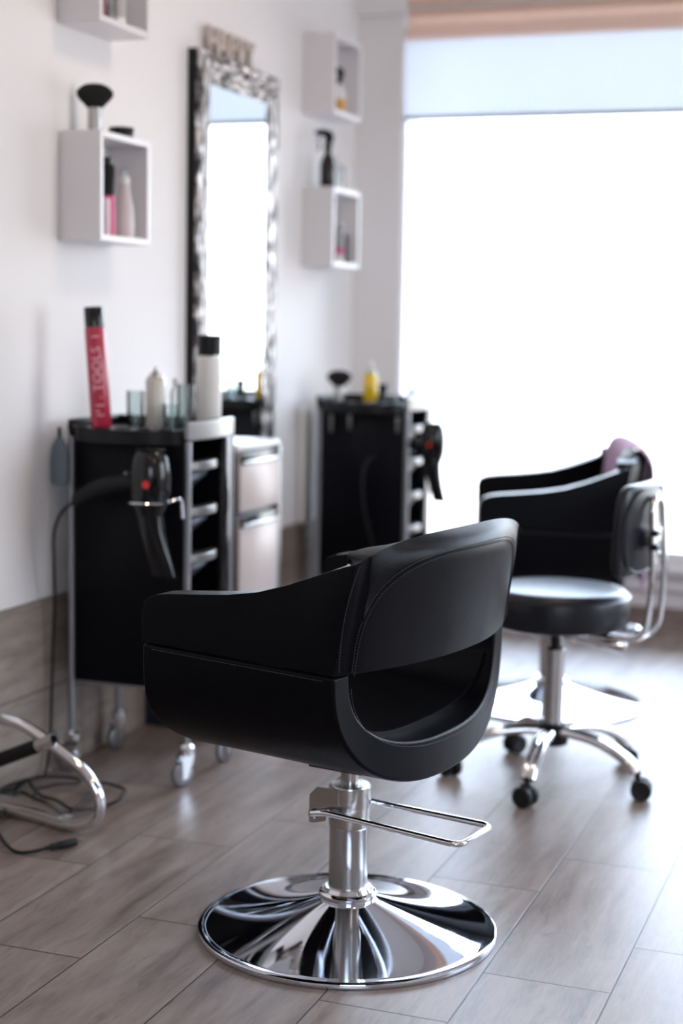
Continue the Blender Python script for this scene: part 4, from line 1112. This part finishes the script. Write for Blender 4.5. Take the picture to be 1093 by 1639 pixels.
def spray(label, loc, s, body_m, rz, label_m=None, bname='body'):
    t = thing('trigger_spray_bottle', label, 'spray bottle', loc, rz)
    bm = new_bm(); lathe(bm, [(0, 0), (0.024*s, 0), (0.026*s, 0.004*s), (0.026*s, 0.08*s), (0.020*s, 0.10*s), (0.011*s, 0.115*s), (0.011*s, 0.125*s)], 28); obj(bname, bm, body_m, t)
    if label_m: bm = new_bm(); lathe(bm, [(0.0264*s, 0.01*s), (0.0264*s, 0.06*s)], 28, cap0=False, cap1=False); obj('sticker', bm, label_m, t)
    bm = new_bm(); lathe(bm, [(0.013*s, 0.125*s), (0.013*s, 0.145*s), (0.010*s, 0.150*s)], 20)
    prism(bm, [(x*s, z*s) for x, z in ((-0.016, 0.150), (-0.020, 0.175), (-0.010, 0.190), (0.020, 0.197), (0.045, 0.190), (0.045, 0.180), (0.012, 0.172), (0.010, 0.150))], 0.018*s, T(0, 0.009*s, 0) @ RX(90))
    obj('spray_head', bm, M['black_plastic'], t)
    bm = new_bm(); tube(bm, smooth_path([(0.026*s, 0, 0.180*s), (0.034*s, 0, 0.160*s), (0.030*s, 0, 0.140*s), (0.036*s, 0, 0.122*s)], 4), 0.004*s, 8); obj('trigger', bm, M['black_plastic'], t)
    return t
spray('black trigger spray bottle standing on the lower right wall box', (-2.080, 5.455, 1.682), 1.06, M['gloss_black'], R(195))
bottle('clear_serum_bottle', 'clear bottle beside the black spray bottle on the lower right wall box', 'bottle', (-2.07, 5.545, 1.682), [
    ('body', [(0, 0), (0.023, 0), (0.024, 0.003), (0.024, 0.07), (0.014, 0.09)], M['clear']), ('cap', [(0.009, 0.09), (0.009, 0.125), (0, 0.126)], M['white_plastic'])])
spray('small black-headed spray bottle with amber sticker in the upper right wall box', (-2.066, 5.525, 1.9525), 0.84, M['white_plastic'], R(200), M['amber'])
ZR = 1.4195
bottle('dark_pump_bottle', 'tall dark bottle with beige cap at the left inside the lower right wall box', 'bottle', (-2.09, 5.50, ZR), [
    ('body', [(0, 0), (0.020, 0), (0.021, 0.003), (0.021, 0.14), (0.012, 0.155)], M['grey_blue']), ('cap', [(0.013, 0.155), (0.014, 0.175), (0.010, 0.20), (0, 0.201)], M['amber'])])
bottle('grey_tube', 'slanted silver tube with pink band inside the lower right wall box', 'tube', (-2.062, 5.545, ZR), [
    ('body', [(0, 0), (0.013, 0), (0.014, 0.003), (0.014, 0.03)], M['white_plastic']), ('band', [(0.0142, 0.03), (0.0142, 0.055)], M['pink']), ('tip', [(0.014, 0.055), (0.013, 0.10), (0.010, 0.14), (0, 0.141)], M['silver'])])
bottle('black_tin', 'short black tin at the right inside the lower right wall box', 'tin', (-2.075, 5.605, ZR), [
    ('body', [(0, 0), (0.021, 0), (0.022, 0.003), (0.022, 0.095)], M['black_plastic']), ('lid', [(0.0225, 0.095), (0.0225, 0.108), (0, 0.109)], M['grey_blue'])])

# ------------------------------------------------------------------ chrome footrest at the left edge
fr = thing('chair_footrest', 'chrome tube footrest with black bar entering from the left edge', 'footrest', (-1.95, 3.2, 0))
bm = new_bm()
pts = [(-0.30, 0.03, 0.225), (-0.16, 0.02, 0.250), (-0.078, 0.0, 0.252), (-0.010, 0.0, 0.240), (0.091, 0, 0.187), (0.155, 0, 0.142), (0.188, 0, 0.085), (0.172, 0, 0.034), (0.105, 0.0, 0.014), (-0.0, 0.03, 0.014), (-0.16, 0.05, 0.016), (-0.30, 0.05, 0.016)]
P_ = smooth_path(pts, 6); P_ = [p for p in P_ if p.x > -0.19]
tube(bm, P_, 0.0142, 16); obj('tube_frame', bm, M['chrome'], fr)
bm = new_bm()
tube(bm, [(-0.185, -0.01, 0.105), (0.030, -0.01, 0.200)], 0.017, 20); obj('foot_bar', bm, M['rubber'], fr)
bm = new_bm(); tube(bm, [(0.028, -0.01, 0.1995), (0.072, -0.006, 0.219)], 0.0165, 20); obj('bar_end', bm, M['chrome'], fr)
bm = new_bm(); tube(bm, fillet([(-0.185, 0.08, 0.030), (0.02, 0.065, 0.026), (0.08, 0.03, 0.022)], 0.03), 0.014, 12, flat=(1.6, 0.5)); obj('tread_plate', bm, M['steel'], fr)
